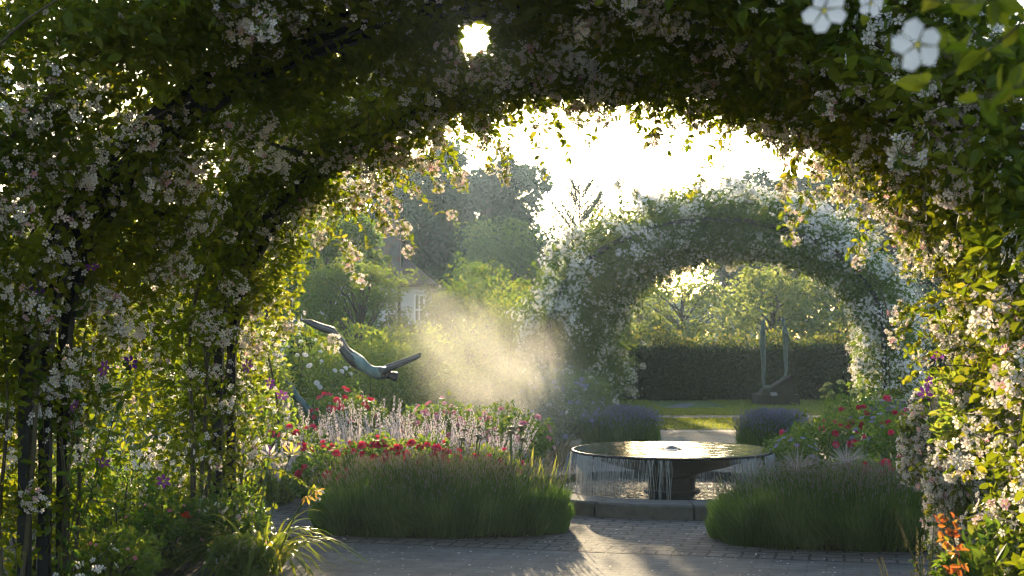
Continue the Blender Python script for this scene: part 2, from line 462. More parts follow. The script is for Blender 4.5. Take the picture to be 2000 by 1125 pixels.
def tube(mb, path, rad, sides=5, mi=0, tint=.5, cap=True):
    P = np.asarray(path, float); n = len(P)
    rad = np.broadcast_to(np.asarray(rad, float), (n,))
    T = unit(np.gradient(P, axis=0))
    ref = np.array((.13, .21, .97)) if abs(T[0][2]) < .9 else np.array((.97, .2, .1))
    X = unit(np.cross(T, ref)); Y = np.cross(T, X)
    an = np.arange(sides) * 2 * math.pi / sides
    V = P[:, None, :] + rad[:, None, None] * (np.cos(an)[None, :, None] * X[:, None, :] + np.sin(an)[None, :, None] * Y[:, None, :])
    i = np.arange(n - 1)[:, None] * sides; j = np.arange(sides)[None]
    j2 = (j + 1) % sides
    F = np.stack([i + j, i + j2, i + sides + j2, i + sides + j], -1).reshape(-1, 4)
    FF = [F]
    if cap:
        FF.append(np.array([list(range(sides))[::-1], [(n - 1) * sides + q for q in range(sides)]]))
    mb.add(V.reshape(-1, 3), FF, mi, tint)

def rods(mb, A, B, ra, rb, mi=0, tint=None, bow=0.0):
    """many thin three-sided stems at once, from A to B"""
    A, B = np.asarray(A, float), np.asarray(B, float); n = len(A)
    if n == 0: return
    mid = (A + B) / 2 + bow * np.stack([rng.normal(size=n), rng.normal(size=n), np.zeros(n)], 1) * np.linalg.norm(B - A, axis=1, keepdims=True)
    T = unit(B - A); X = unit(np.cross(T, (.31, .83, .47))); Y = np.cross(T, X)
    rings = []
    for P, r in ((A, ra), (mid, (ra + rb) / 2), (B, rb)):
        for k in range(3):
            a = k * 2.0944
            rings.append(P + r * (math.cos(a) * X + math.sin(a) * Y))
    V = np.stack(rings, 1)
    f = np.array([(q * 3 + k, q * 3 + (k + 1) % 3, q * 3 + 3 + (k + 1) % 3, q * 3 + 3 + k) for q in range(2) for k in range(3)])
    F = (f[None] + (np.arange(n) * 9)[:, None, None]).reshape(-1, 4)
    if tint is None: tint = rng.random(n)
    mb.add(V.reshape(-1, 3), F, mi, np.repeat(tint, 9))

def box(mb, c, d, rz=0.0, mi=0):
    x, y, z = np.array(d) / 2
    V = np.array([(sx * x, sy * y, sz * z) for sz in (-1, 1) for sx, sy in ((-1, -1), (1, -1), (1, 1), (-1, 1))], float)
    if rz:
        cz, sz_ = math.cos(rz), math.sin(rz)
        V = np.stack([V[:, 0] * cz - V[:, 1] * sz_, V[:, 0] * sz_ + V[:, 1] * cz, V[:, 2]], 1)
    F = np.array([(3, 2, 1, 0), (4, 5, 6, 7), (0, 1, 5, 4), (1, 2, 6, 5), (2, 3, 7, 6), (3, 0, 4, 7)])
    mb.add(V + np.asarray(c, float), F, mi)

def bar(mb, a, b, w, h=None, mi=0):
    """a square bar from a to b"""
    a, b = np.asarray(a, float), np.asarray(b, float); h = h or w
    t = unit(b - a); ref = np.array((0, 0, 1.)) if abs(t[2]) < .95 else np.array((1., 0, 0))
    x = unit(np.cross(t, ref)) * w / 2; y = unit(np.cross(np.cross(t, ref), t)) * h / 2
    V = [p + sx * x + sy * y for p in (a, b) for sx, sy in ((-1, -1), (1, -1), (1, 1), (-1, 1))]
    F = np.array([(3, 2, 1, 0), (4, 5, 6, 7), (0, 1, 5, 4), (1, 2, 6, 5), (2, 3, 7, 6), (3, 0, 4, 7)])
    mb.add(V, F, mi)

def lathe(mb, prof, n=64, mi=0, c=(0, 0, 0)):
    pr = np.asarray(prof, float); m = len(pr)
    an = np.arange(n) * 2 * math.pi / n
    V = np.stack([pr[:, 0][:, None] * np.cos(an), pr[:, 0][:, None] * np.sin(an), np.repeat(pr[:, 1][:, None], n, 1)], -1).reshape(-1, 3)
    i = np.arange(m - 1)[:, None] * n; j = np.arange(n)[None]; j2 = (j + 1) % n
    F = np.stack([i + j, i + j2, i + n + j2, i + n + j], -1).reshape(-1, 4)
    mb.add(V + np.asarray(c, float), F, mi)

def vnoise(P, scale, seed=0.0):
    Q = np.asarray(P, float) / scale + seed * 17.31
    i = np.floor(Q); f = Q - i; f = f * f * (3 - 2 * f)
    out = np.zeros(len(Q))
    for dx in (0, 1):
        for dy in (0, 1):
            for dz in (0, 1):
                h = np.sin((i[:, 0] + dx) * 127.1 + (i[:, 1] + dy) * 311.7 + (i[:, 2] + dz) * 74.7) * 43758.5453
                h = h - np.floor(h)
                out += h * np.where(dx, f[:, 0], 1 - f[:, 0]) * np.where(dy, f[:, 1], 1 - f[:, 1]) * np.where(dz, f[:, 2], 1 - f[:, 2])
    return out

def sheet(name, pts, z, mat, label=None):
    n = len(pts)
    mb = MB(); mb.add([(x, y, z) for x, y in pts], np.array([list(range(n))]))
    return tag(mb.build(name, mat), kind='structure')

# ------------------------------------------------------------------ ground, paths, lawn
AXD = np.array((.242, .970, 0.0)); AXP = np.array((.970, -.242, 0.0))
C1 = np.array((.39, 8.68, 0.0))           # middle of the near arch's far hoop
C2 = np.array((2.88, 20.3, 0.0))          # middle of the far arch's near hoop
FC = np.array((1.415, 12.5, 0.0))         # the fountain
g = MB(); N = 8
g.add([(-150, -20, 0), (150, -20, 0), (150, 200, 0), (-150, 200, 0)], np.array([(0, 1, 2, 3)]))
tag(g.build('ground', 'soil'), kind='structure')
def strip(s0, s1, t0, t1):                # a quad along the garden's axis, from the near arch
    return [tuple((C1 + s * AXP + t * AXD)[:2]) for s, t in ((s0, t0), (s1, t0), (s1, t1), (s0, t1))]
sheet('gravel_path', strip(-2.25, 2.2, -12, .75), .004, 'paver_path')
sheet('path_edging', strip(-2.2, 2.4, .75, .90), .006, 'edging')
sheet('brick_path', strip(-3.6, 3.6, .90, 8.6), .004, 'brick_path')
sheet('garden_path', [(-1.0, 17.6), (9.5, 17.6), (9.5, 20.0), (-1.0, 20.0)], .009, 'gravel_pale')
sheet('stone_path', [(-1.0, 20.0), (9.5, 20.0), (9.5, 20.55), (-1.0, 20.55)], .012, 'paving_stone')
sheet('lawn', [(-30, 20.55), (30, 20.55), (30, 60), (-30, 60)], .014, 'lawn')
sheet('stepping_path', [(1.0, 23.15), (12, 23.15), (12, 23.75), (1.0, 23.75)], .02, 'paving_stone')
sheet('side_path', [(2.72, 25.7), (3.14, 25.7), (3.62, 27.6), (3.30, 27.6)], .02, 'gravel')

mb = MB()
n = 60000
P = np.stack([rng.uniform(2.0, 8.5, n), rng.uniform(20.6, 28.8, n), np.full(n, .012)], 1)
ok = ~((P[:, 1] > 23.13) & (P[:, 1] < 23.77)) & ~((P[:, 1] > 25.9) & (P[:, 0] < 4.0 ) & (P[:, 0] > 2.75))
P = P[ok]; n = len(P)
a = rng.normal(size=(n, 3)) * .5; a[:, 2] = 1
V = (BLADE[0] * np.array((.16, 1, 1)), BLADE[1])
scatter(mb, V, P, frames(a, rand_dirs(n)), rng.uniform(.03, .055, n))
tag(mb.build('lawn_grass', 'leaf_grass'), kind='stuff')

# fallen petals and leaf crumbs on the paving
mb = MB()
n = 330
P = np.stack([rng.uniform(-1.2, 2.6, n), rng.uniform(8.0, 10.6, n), np.full(n, .016)], 1)
scatter(mb, (DIA[0] * (1, 1, .6), DIA[1]), P, frames(rand_dirs(n) * (1, 1, .1), np.tile((0, 0, 1.), (n, 1)) + .3 * rand_dirs(n)), rng.uniform(.012, .024, n))
tag(mb.build('fallen_petals', 'petal_white'), 'fallen rose petals scattered on the shaded path', 'petals', kind='stuff')

mb = MB()
n = 420
P = np.stack([rng.uniform(-1.6, 2.9, n), rng.uniform(7.9, 10.9, n), np.full(n, .013)], 1)
P = P[vnoise(P, .5, 3) > .4]; n = len(P)
scatter(mb, (DIA[0] * (1, 1, .6), DIA[1]), P, frames(rand_dirs(n) * (1, 1, .1), np.tile((0, 0, 1.), (n, 1)) + .3 * rand_dirs(n)), rng.uniform(.010, .028, n))
tag(mb.build('leaf_litter', 'leaf_dry'), 'dry leaf crumbs scattered over the paving', 'leaf litter', kind='stuff')

# ------------------------------------------------------------------ plant builders
def flower_mesh(kind, mat, n=1, size=.05, spread=.0):
    """one head, or a cluster of n flowers, as a mesh others share"""
    mb = MB()
    if kind == 'cluster':
        d = rand_dirs(n); d[:, 2] = d[:, 2] * .8
        P = d * spread * rng.uniform(.45, 1, (n, 1)) * np.array((1, 1, 1.25))
        nn = d + .5 * rand_dirs(n)
        scatter(mb, FLOWER5, P, frames(np.cross(nn, rand_dirs(n)), nn), size * rng.uniform(.8, 1.2, n), 0)
        scatter(mb, HEX, P + unit(nn) * .002, frames(np.cross(nn, rand_dirs(n)), nn), size * .2, 1)
        m = int(n * .5)
        q = rand_dirs(m)
        scatter(mb, LEAF, q * spread * .5, frames(q, rand_dirs(m)), rng.uniform(.03, .05, m), 2)
        rods(mb, np.zeros((n, 3)) + (0, 0, spread * .4), P, .0012, .0008, 3)
        o = mb.build('flower_cluster', [mat, 'petal_yellow', 'leaf_rose', 'stem'])
    elif kind == 'pom':
        if n == 1: P, nn = np.zeros((1, 3)), np.array([(0, 0, 1.)])
        else:
            P = rng.normal(size=(n, 3)) * spread; nn = unit(P + (0, 0, spread)) + .3 * rand_dirs(n)
        scatter(mb, POM, P, frames(np.cross(nn, rand_dirs(n)), nn), size * rng.uniform(.8, 1.2, n), 0)
        o = mb.build('flower', [mat])
    elif kind == 'star':
        scatter(mb, STAR6, [(0, 0, 0)], np.eye(3)[None], size, 0, np.array([rng.random()]))
        scatter(mb, HEX, [(0, 0, .004)], np.eye(3)[None], size * .16, 1)
        o = mb.build('flower', [mat, 'petal_yellow'])
    elif kind == 'umbel':
        d = rand_dirs(n); d[:, 2] = np.abs(d[:, 2]) + .4; d = unit(d)
        P = d * spread
        scatter(mb, HEX, P, frames(np.cross(d, rand_dirs(n)), d), size * rng.uniform(.7, 1.3, n), 0)
        rods(mb, np.zeros((n, 3)) - (0, 0, spread * .6), P, .001, .0006, 1)
        o = mb.build('flower_head', [mat, 'stem'])
    elif kind == 'burst':
        d = rand_dirs(n); d[:, 2] = d[:, 2] * .75 + .25; d = unit(d)
        rods(mb, d * .01, d * spread * rng.uniform(.8, 1.1, (n, 1)), .0016, .0009, 0)
        scatter(mb, BEAD, d * spread, frames(d, rand_dirs(n)), .012, 0)
        o = mb.build('flower_head', [mat])
    me = o.data
    bpy.data.objects.remove(o)
    return me

FM = {}
FM['blush'] = [flower_mesh('cluster', 'petal_blush', int(k), .037, .095) for k in (26, 32, 38, 22, 30)]
FM['blush_small'] = [flower_mesh('cluster', 'petal_blush', int(k), .032, .055) for k in (7, 9, 6)]
FM['white'] = [flower_mesh('cluster', 'petal_white', int(k) * 2, .038, .12) for k in (34, 40, 46)]
FM['red'] = [flower_mesh('pom', 'petal_red', k, .062, .035) for k in (1, 1, 1)]
FM['pink'] = [flower_mesh('pom', 'petal_pink', k, .062, .04) for k in (1, 1, 1)]
FM['white_rose'] = [flower_mesh('pom', 'petal_white', k, .075, .05) for k in (1, 1)]
FM['clematis'] = [flower_mesh('star', 'petal_purple', 1, .115) for k in range(2)]
FM['geranium'] = [flower_mesh('star', 'petal_violet', 1, .04)]
FM['umbel'] = [flower_mesh('umbel', 'petal_lime', 60, .014, .05)]
FM['burst'] = [flower_mesh('burst', 'petal_lilac', 90, .01, .17)]
FM['brown'] = [flower_mesh('umbel', 'petal_brown', 26, .026, .03)]

def rot_to(d, spin=None):
    q = Vector(d).to_track_quat('Z', 'Y')
    m = q.to_matrix() @ Matrix.Rotation(rng.uniform(0, 6.28) if spin is None else spin, 3, 'Z')
    return m.to_euler()

def leafy_stem(mb_leaf, mb_stem, path, size, every=.05, r=.003, mi_l=0, mi_s=0, T=LEAF, start=.1, droop=.3):
    """a curved shoot with leaves in pairs along it"""
    P = np.asarray(path, float)
    L = np.concatenate([[0], np.cumsum(np.linalg.norm(np.diff(P, axis=0), axis=1))])
    tube(mb_stem, P, np.linspace(r, r * .4, len(P)), 4, mi_s, cap=False)
    s = np.arange(L[-1] * start, L[-1], every)
    q = np.stack([np.interp(s, L, P[:, k]) for k in range(3)], 1)
    if len(q) == 0: return
    q = np.repeat(q, 3, 0); n = len(q)
    a = rand_dirs(n); a[:, 2] -= droop
    scatter(mb_leaf, T, q, frames(a, rand_dirs(n) + (0, 0, .8)), size * rng.uniform(.6, 1.2, n), mi_l)

def curve(p0, p1, sag=0.0, side=(0, 0, 0), n=9):
    t = np.linspace(0, 1, n)[:, None]
    p0, p1 = np.asarray(p0, float), np.asarray(p1, float)
    return p0 * (1 - t) + p1 * t + (4 * t * (1 - t)) * (np.asarray(side, float) + (0, 0, -sag))

def shrub(name, label, cat, loc, r, h, nleaf, lsize, mat, flower=None, nfl=0, group=None, fpart='flower', lo=.12, T=LEAF, fscale=1.0,
          fdir=(0, -.6, .6), stems=14, clumpy=.45, depth=.7, ftop=.35, ry=None):
    """a rounded leafy shrub; its flowers are parts"""
    o = thing(name, label, cat, loc, group)
    ry = ry or r
    mb = MB(); n = int(nleaf)
    d = rand_dirs(n); d[:, 2] = d[:, 2] * .5 + .5
    k = rng.uniform(depth ** 3, 1, n) ** (1 / 3)
    P = np.stack([d[:, 0] * r * k, d[:, 1] * ry * k, lo * h + np.abs(d[:, 2]) * k * h * (1 - lo)], 1)
    w = vnoise(P + np.asarray(loc), max(.12, r * .35), 3)
    P[:, :2] *= (1 + .35 * (w - .5))[:, None]; P[:, 2] *= 1 + .35 * (w - .5)
    keep = vnoise(P + np.asarray(loc), max(.06, r * .22), 5) > clumpy * rng.random(n)
    P = P[keep]; n = len(P)
    out = unit(P * (1, 1, .7) - (0, 0, h * .2))
    a = out + .9 * rand_dirs(n); a[:, 2] -= .2
    scatter(mb, T, P, frames(a, rand_dirs(n) + (0, 0, .6)), lsize * rng.uniform(.65, 1.25, n))
    mb.build('foliage', mat, o)
    ms = MB()
    for i in range(stems):
        e = P[rng.integers(len(P))]
        tube(ms, curve((rng.normal() * r * .12, rng.normal() * r * .12, 0), e, -.05 * h, (0, 0, 0), 6), np.linspace(.008, .003, 6), 4)
    ms.build('stem', 'cane', o)
    if flower:
        ml = FM[flower]
        for i in range(nfl):
            d = unit(np.asarray(fdir) + rng.normal(size=3) * (.75, .55, .45))
            if d[2] < -.1: d[2] = .2
            z = h * (ftop + (1.0 - ftop) * min(1, abs(d[2]) ** .7))
            q = (d[0] * r * 1.02, d[1] * ry * 1.02, z * rng.uniform(.93, 1.06))
            f = part(fpart, ml[rng.integers(len(ml))], o, q, rot_to(unit(d + (0, 0, .5))), fscale * rng.uniform(.8, 1.2))
    return o

def spike_clump(name, label, cat, loc, r, h, nst, mat_f, mat_l, group=None, spread=.35, head=.42, fl=.014, leaf=.05, tier=9, per=5, nleaf=None):
    """upright stems carrying whorls of tiny flowers"""
    o = thing(name, label, cat, loc, group)
    ms, mf = MB(), MB()
    a = rng.uniform(0, 6.283, nst); rr = r * np.sqrt(rng.random(nst))
    A = np.stack([rr * .5 * np.cos(a), rr * .5 * np.sin(a), np.zeros(nst)], 1)
    hh = h * rng.uniform(.5, 1.04, nst)
    B = np.stack([rr * (1 + spread) * np.cos(a), rr * (1 + spread) * np.sin(a), hh], 1) + rng.normal(size=(nst, 3)) * (.07, .07, 0)
    rods(ms, A, B, .004, .0018, 0, bow=.03)
    n = nleaf or nst * 16
    i = rng.integers(nst, size=n); t = rng.uniform(.05, 1 - head, n)[:, None]
    P = A[i] * (1 - t) + B[i] * t
    ax = rand_dirs(n) * (1, 1, .5)
    scatter(ms, LEAF, P, frames(ax, rand_dirs(n) + (0, 0, .8)), leaf * rng.uniform(.6, 1.2, n), 1)
    ms.build('foliage', ['stem', mat_l], o)
    k = np.repeat(np.arange(nst), tier * per)
    t = np.tile(np.repeat(np.linspace(1 - head, 1, tier), per), nst)[:, None]
    t = t + rng.normal(size=t.shape) * .012
    P = A[k] * (1 - t) + B[k] * t
    d = rand_dirs(len(P)) * (1, 1, .4)
    size = fl * (1.25 - .6 * (t[:, 0] - 1 + head) / head)
    scatter(mf, FLOWER5C, P + unit(d) * size[:, None] * .6, frames(np.cross(d, rand_dirs(len(d))), d), size)
    tag(mf.build('flower_spike', mat_f, o), kind='stuff')
    return o

def blade_clump(name, label, cat, loc, n, length, width, mat, spread=.5, arch=.5, group=None, segs=6, rbase=.06):
    """strap leaves arching from one crown"""
    o = thing(name, label, cat, loc, group)
    mb = MB()
    for i in range(n):
        a = rng.uniform(0, 6.283); L = length * rng.uniform(.6, 1.1); w = width * rng.uniform(.7, 1.2)
        out = np.array((math.cos(a), math.sin(a), 0)); sd = np.array((-math.sin(a), math.cos(a), 0))
        t = np.linspace(0, 1, segs)
        k = spread * rng.uniform(.5, 1.3); ar = arch * rng.uniform(.6, 1.4)
        x = L * (k * t + .25 * ar * t ** 2); z = L * (t * 1.0 - ar * t ** 2.2)
        base = out * rbase * rng.random() + sd * rng.normal() * rbase * .5
        Pm = base + out * x[:, None] + np.array((0, 0, 1)) * np.maximum(z, .01)[:, None]
        ww = w * np.minimum(1, 3.2 * (1 - t) ** .8) * np.where(t < .15, .7, 1)
        ww[-1] = .001
        V = np.concatenate([Pm - sd * ww[:, None] / 2, Pm + (0, 0, -.15 * w), Pm + sd * ww[:, None] / 2])
        F = []
        for q in range(segs - 1):
            F += [(q, segs + q, segs + q + 1, q + 1), (segs + q, 2 * segs + q, 2 * segs + q + 1, segs + q + 1)]
        mb.add(V, np.array(F), 0, rng.random())
    mb.build('foliage', mat, o, smooth=True)
    return o

# ------------------------------------------------------------------ rose arches
class Arch:
    def __init__(s, C, w, spring, rise):
        s.C, s.w, s.spring, s.rise = C, w, spring, rise
        th = np.linspace(math.pi, 0, 60)
        S = np.concatenate([np.full(12, -w), w * np.cos(th), np.full(12, w)])
        Z = np.concatenate([np.linspace(0, spring, 13)[:-1], spring + rise * np.sin(th), np.linspace(spring, 0, 13)[1:]])
        s.S, s.Z = S, Z
        s.L = np.concatenate([[0], np.cumsum(np.hypot(np.diff(S), np.diff(Z)))])
        tS, tZ = np.gradient(S), np.gradient(Z)
        ln = np.hypot(tS, tZ) + 1e-9
        s.nS, s.nZ = -tZ / ln, tS / ln
    def pt(s, u, t, r=0.0):
        l = np.asarray(u) * s.L[-1]
        a = np.interp(l, s.L, s.S) + r * np.interp(l, s.L, s.nS)
        z = np.interp(l, s.L, s.Z) + r * np.interp(l, s.L, s.nZ)
        return s.C + np.multiply.outer(a, AXP) + np.multiply.outer(np.broadcast_to(t, np.shape(a)), AXD) + np.multiply.outer(z, (0, 0, 1.))
    def normal(s, u):
        l = np.asarray(u) * s.L[-1]
        return np.multiply.outer(np.interp(l, s.L, s.nS), AXP) + np.multiply.outer(np.interp(l, s.L, s.nZ), (0, 0, 1.))
    def zs(s, u):
        l = np.asarray(u) * s.L[-1]
        return np.interp(l, s.L, s.Z), np.interp(l, s.L, s.S)

def arch_frame(A, hoops, label, bar_w, rail_t, rails):
    o = thing('garden_arch', label, 'garden arch', tuple(A.C))
    off = -A.C
    u0 = A.spring / A.L[-1]
    for t in hoops:
        for sgn in (-1, 1):
            mb = MB(); p = A.C + sgn * A.w * AXP + t * AXD + off
            bar(mb, p, p + (0, 0, A.spring), bar_w)
            mb.build('post', 'iron', o)
        mb = MB()
        P = A.pt(np.linspace(u0, 1 - u0, 40), t) + off
        Nn = A.normal(np.linspace(u0, 1 - u0, 40))
        V = []
        for k in range(40):
            for a, b in ((-1, -1), (1, -1), (1, 1), (-1, 1)):
                V.append(P[k] + a * bar_w * .5 * AXD + b * bar_w * .5 * Nn[k])
        F = [(k * 4 + j, k * 4 + (j + 1) % 4, k * 4 + 4 + (j + 1) % 4, k * 4 + 4 + j) for k in range(39) for j in range(4)]
        mb.add(V, np.array(F + [(3, 2, 1, 0), (156, 157, 158, 159)]))
        mb.build('hoop', 'iron', o)
    for u in rails:
        mb = MB()
        p = A.pt(np.array([u]), rail_t[0], .0)[0] + off; q = A.pt(np.array([u]), rail_t[1], .0)[0] + off
        tube(mb, [p, q], .011, 6)
        mb.build('rail', 'iron', o)
    return o

SUN_RAY = np.array(SUN_DIR)
def off_sun(P, rad=.125):
    """how far points lie from the sunbeam that enters under the arch"""
    v = P - np.array((0, 0, EYE)); k = v @ SUN_RAY
    return np.linalg.norm(v - k[:, None] * SUN_RAY, axis=1) > rad * (.5 + .9 * vnoise(P, .06, 9))

def climber(A, name, label, cat, group, u_rng, t_rng, n, lsize, leaf_mat, dens, fl, ncl, cl_pick, nmass, canes, sprays, r_rng=(-.14, .42), lT=LEAF, noise=.24, gate=(.36, .62), clscale=1.0, spray_len=(.25, .5), front=0.0, edge=0, edge_u=(0, 1)):
    o = thing(name, label, cat, tuple(A.pt(np.array([u_rng[0] if u_rng[0] < .5 - 1e-6 and u_rng[1] <= .51 else u_rng[1]]), (t_rng[0] + t_rng[1]) / 2)[0] * (1, 1, 0)), group)
    off = -np.array(o.location)
    def sample(n, r0, r1):
        u = rng.uniform(*u_rng, n); t = rng.uniform(t_rng[0], t_rng[1], n)
        r = rng.uniform(r0, r1, n)
        z, s = A.zs(u)
        P = A.pt(u, t, r) + rng.normal(size=(n, 3)) * .05
        # the leaves make a ragged edge, not a clean end
        t2 = vnoise(P, .45, 21)
        keep = rng.random(n) < dens(z, s, t, r)
        keep &= (t < t_rng[1] - .45 * (t2 - .25).clip(0)) | (rng.random(n) < .12)
        keep &= P[:, 2] > .04
        keep &= off_sun(P)
        return P, u, t, r, keep
    P, u, t, r, keep = sample(n, *r_rng)
    g1 = vnoise(P, noise, 2) * .6 + vnoise(P, noise * .4, 4) * .4
    keep &= g1 > rng.uniform(gate[0], gate[1], n)
    P = P[keep]; m = len(P)
    mb, ms = MB(), MB()
    tint = np.clip(vnoise(P, .5, 8) * .6 + rng.random(m) * .55 - .1, 0, 1)
    scatter(mb, lT, P + off, leaf_frames(m, .4, .5), lsize * rng.uniform(.5, 1.0, m) ** 1.0 * rng.choice((1.0, 1.3, 1.6), m), 0, tint)
    # arching sprays that hang free of the mass
    for k in range(sprays):
        uu = rng.uniform(*u_rng); tt = t_rng[1] - abs(rng.normal()) * .25 if rng.random() < .65 else rng.uniform(*t_rng)
        z, s_ = A.zs(uu)
        if rng.random() > dens(np.array([z]), np.array([s_]), np.array([tt]), np.array([-.1]))[0]: continue
        p0 = A.pt(np.array([uu]), tt, -.05)[0]
        nrm = -A.normal(np.array([uu]))[0]
        L = rng.uniform(*spray_len)
        if z < A.spring: d = nrm * .5 + AXD * rng.uniform(-.5, .9) + np.array((0, 0, rng.uniform(-.5, .4)))
        else: d = nrm * .55 + AXP * rng.normal() * .6 + AXD * rng.uniform(-.2, .9) + np.array((0, 0, -.15))
        p1 = p0 + unit(d) * L
        leafy_stem(mb, ms, curve(p0, p1, -.12 * L) + off, lsize * 1.05, .045, .003)
        if k % 2 == 0 and fl:
            part('flower_cluster', FM[fl][rng.integers(len(FM[fl]))], o, p1 + off, rot_to(rand_dirs(1)[0]), clscale * rng.uniform(.5, .9))
    for k in range(edge):
        uu = rng.uniform(*edge_u); p0 = A.pt(np.array([uu]), t_rng[1] - rng.uniform(.1, .7), .05)[0]
        nrm = -A.normal(np.array([uu]))[0]; L = rng.uniform(.35, .8)
        if front: nrm = -nrm; p0 = A.pt(np.array([uu]), rng.uniform(*t_rng), .35)[0]; L *= .8
        d = nrm * rng.uniform(.3, .9) + AXD * rng.uniform(.2, .9) + rng.normal(size=3) * .3
        p1 = p0 + unit(d) * L
        Pc = curve(p0, p1, -.14 * L) + off
        leafy_stem(mb, ms, Pc, lsize * 1.0, .05, .003, start=.2)
        for f_ in (4, 6, 8):
            if rng.random() < .62:
                q_ = Pc[f_] + rng.normal(size=3) * .03
                part('flower_cluster', FM[fl][rng.integers(len(FM[fl]))], o, q_, rot_to(rand_dirs(1)[0]), clscale * rng.uniform(.5, .85))
    mb.build('foliage', leaf_mat, o)
    for k in range(canes):
        uu = np.linspace(u_rng[0], u_rng[1], 40)
        base = u_rng[0] if u_rng[1] <= .51 else u_rng[1]
        end = rng.uniform(.35, 1.0)
        lo_, hi_ = (u_rng[0], u_rng[0] + end * (u_rng[1] - u_rng[0])) if base == u_rng[0] else (u_rng[1] - end * (u_rng[1] - u_rng[0]), u_rng[1])
        uu = np.linspace(lo_, hi_, 34)
        if base != u_rng[0]: uu = uu[::-1]
        t0 = rng.uniform(*t_rng); ph = rng.uniform(0, 6); am = rng.uniform(.03, .16)
        tt = t0 + am * np.sin(np.linspace(0, rng.uniform(3, 9), 34) + ph) + np.linspace(0, rng.uniform(-.5, .5), 34)
        tt = np.clip(tt, t_rng[0] - .05, t_rng[1] + .05)
        rr = .03 + .06 * np.sin(np.linspace(0, rng.uniform(4, 9), 34) + ph * 2) + rng.uniform(-.05, .1)
        tube(ms, A.pt(uu, tt, rr) + off, np.linspace(rng.uniform(.011, .017), .004, 34), 5, 0)
    ms.build('cane', 'cane', o)
    # flower clusters: the ones that face the path one by one, the rest as a mass
    P, u, t, r, keep = sample(ncl * 14, *cl_pick)
    if front: keep &= (t < t_rng[0] + .3) | (r > .25) | (rng.random(len(t)) > front)
    keep &= vnoise(P, .42, 31) > rng.uniform(.3, .62, len(P))
    idx = np.nonzero(keep)[0][:max(0, min(ncl, 99 - sum(c_.name.startswith('flower_cluster') for c_ in o.children)))]
    for i in idx:
        d = -A.normal(u[i:i + 1])[0] * .5 + rand_dirs(1)[0] * .6 + np.array((0, 0, .2))
        part('flower_cluster', FM[fl][rng.integers(len(FM[fl]))], o, P[i] + off, rot_to(unit(d)), clscale * rng.uniform(.65, 1.25))
    P, u, t, r, keep = sample(nmass * (16 if front else 5), r_rng[0], r_rng[1] + .05)
    if front: keep &= vnoise(P, .5, 77) > .42 - .2 * (r > .3); keep &= (t < t_rng[0] + .3) | (r > .3) | (r < -.05) & (rng.random(len(t)) < .5)
    keep &= vnoise(P, .42, 31) > rng.uniform(.3, .62, len(P))
    P = P[keep][:nmass]; q = len(P)
    k = 16
    mf = MB()
    sp = (.05 if front else .048) * clscale * np.repeat(rng.uniform(.6, 1.3, (q, 1)), k, 0)
    e = rng.normal(size=(q * k, 3))
    X = np.repeat(P, k, 0) + e * sp
    face = A.normal(u[keep][:nmass]) * np.where(r[keep][:nmass] > .12, 1.0, -1.0)[:, None] * .6 - AXD * .6 + (0, 0, .25)
    nn = unit(e) * .8 + np.repeat(face, k, 0) + rand_dirs(q * k) * .5
    tint = np.clip(np.repeat(vnoise(P, .5, 41), k) * .7 + rng.random(q * k) * .4 - .05, 0, 1)
    scatter(mf, FLOWER5, X + off, frames(np.cross(nn, rand_dirs(q * k)), nn), (.034 if fl != 'white' else .040) * rng.uniform(.8, 1.25, q * k), 0, tint)
    tag(mf.build('blossom', 'petal_blush' if fl != 'white' else 'petal_white', o), kind='stuff')
    return o

A1 = Arch(C1, 2.40, 1.34, 1.72)
A2 = Arch(C2, 2.40, 1.45, 1.62)
arch_frame(A1, (.22, .02, -1.83, -2.0, -2.18), 'black iron arch tunnel over the path, nearest, wrapped in pink-white roses', .055, (-2.2, .25), (.24, .31, .40, .5, .6, .69, .76))
arch_frame(A2, (0, .25, 3.2, 5.4), 'black iron arch tunnel beyond the fountain, under white roses', .06, (0, 5.4), (.24, .33, .42, .5, .58, .67, .76))

def gauss(x, m, s): return np.exp(-((x - m) / s) ** 2)
def d1(side, bare):
    def f(z, s, t, r):
        posts = np.maximum(np.maximum(gauss(t, .10, .26), .40 * (t > .25)), np.maximum(gauss(t, -1.95, .40), .0))
        wall = .13 + .87 * posts
        wall = wall * np.clip((z - bare * .2) / (bare + .01), .12, 1)
        k = np.clip((z - 1.25) / .5, 0, 1)
        return wall * (1 - k) + k
    return f
GR = 'rambling roses trained over the near arch'
NC = 90
climber(A1, 'climbing_rose', 'pink-white rambling rose on the left posts farthest from the viewer', 'climbing rose', GR, (0, .5), (-.85, .95), 80000, .052, 'leaf_rose',
        d1(-1, .5), 'blush', 84, (-.24, .06), 460, 9, 16, (-.10, .42), edge=24, edge_u=(.25, .46))
climber(A1, 'climbing_rose', 'pink-white rambling rose on the cluster of bare black posts at the left edge', 'climbing rose', GR, (0, .5), (-3.5, -.85), 125000, .055, 'leaf_rose',
        d1(-1, .9), 'blush', 84, (-.22, .02), 520, 9, 26, (-.10, .42))
climber(A1, 'climbing_rose', 'sunlit white rambling rose on the right posts by the lavender', 'climbing rose', GR, (.5, 1), (-.85, .65), 84000, .052, 'leaf_rose',
        lambda z, s, t, r: .5 + .5 * np.clip((z - .9) / .4, 0, 1), 'blush', 84, (-.28, .02), 560, 9, 20, (-.10, .42), edge=16, edge_u=(.52, .85))
climber(A1, 'climbing_rose', 'dark shaded rambling rose filling the upper right corner of the near arch', 'climbing rose', GR, (.5, 1), (-3.5, -.85), 150000, .055, 'leaf_rose',
        lambda z, s, t, r: .45 + .55 * np.clip((z - .9) / .4, 0, 1), 'blush', 84, (-.22, .02), 520, 9, 26, (-.10, .42))
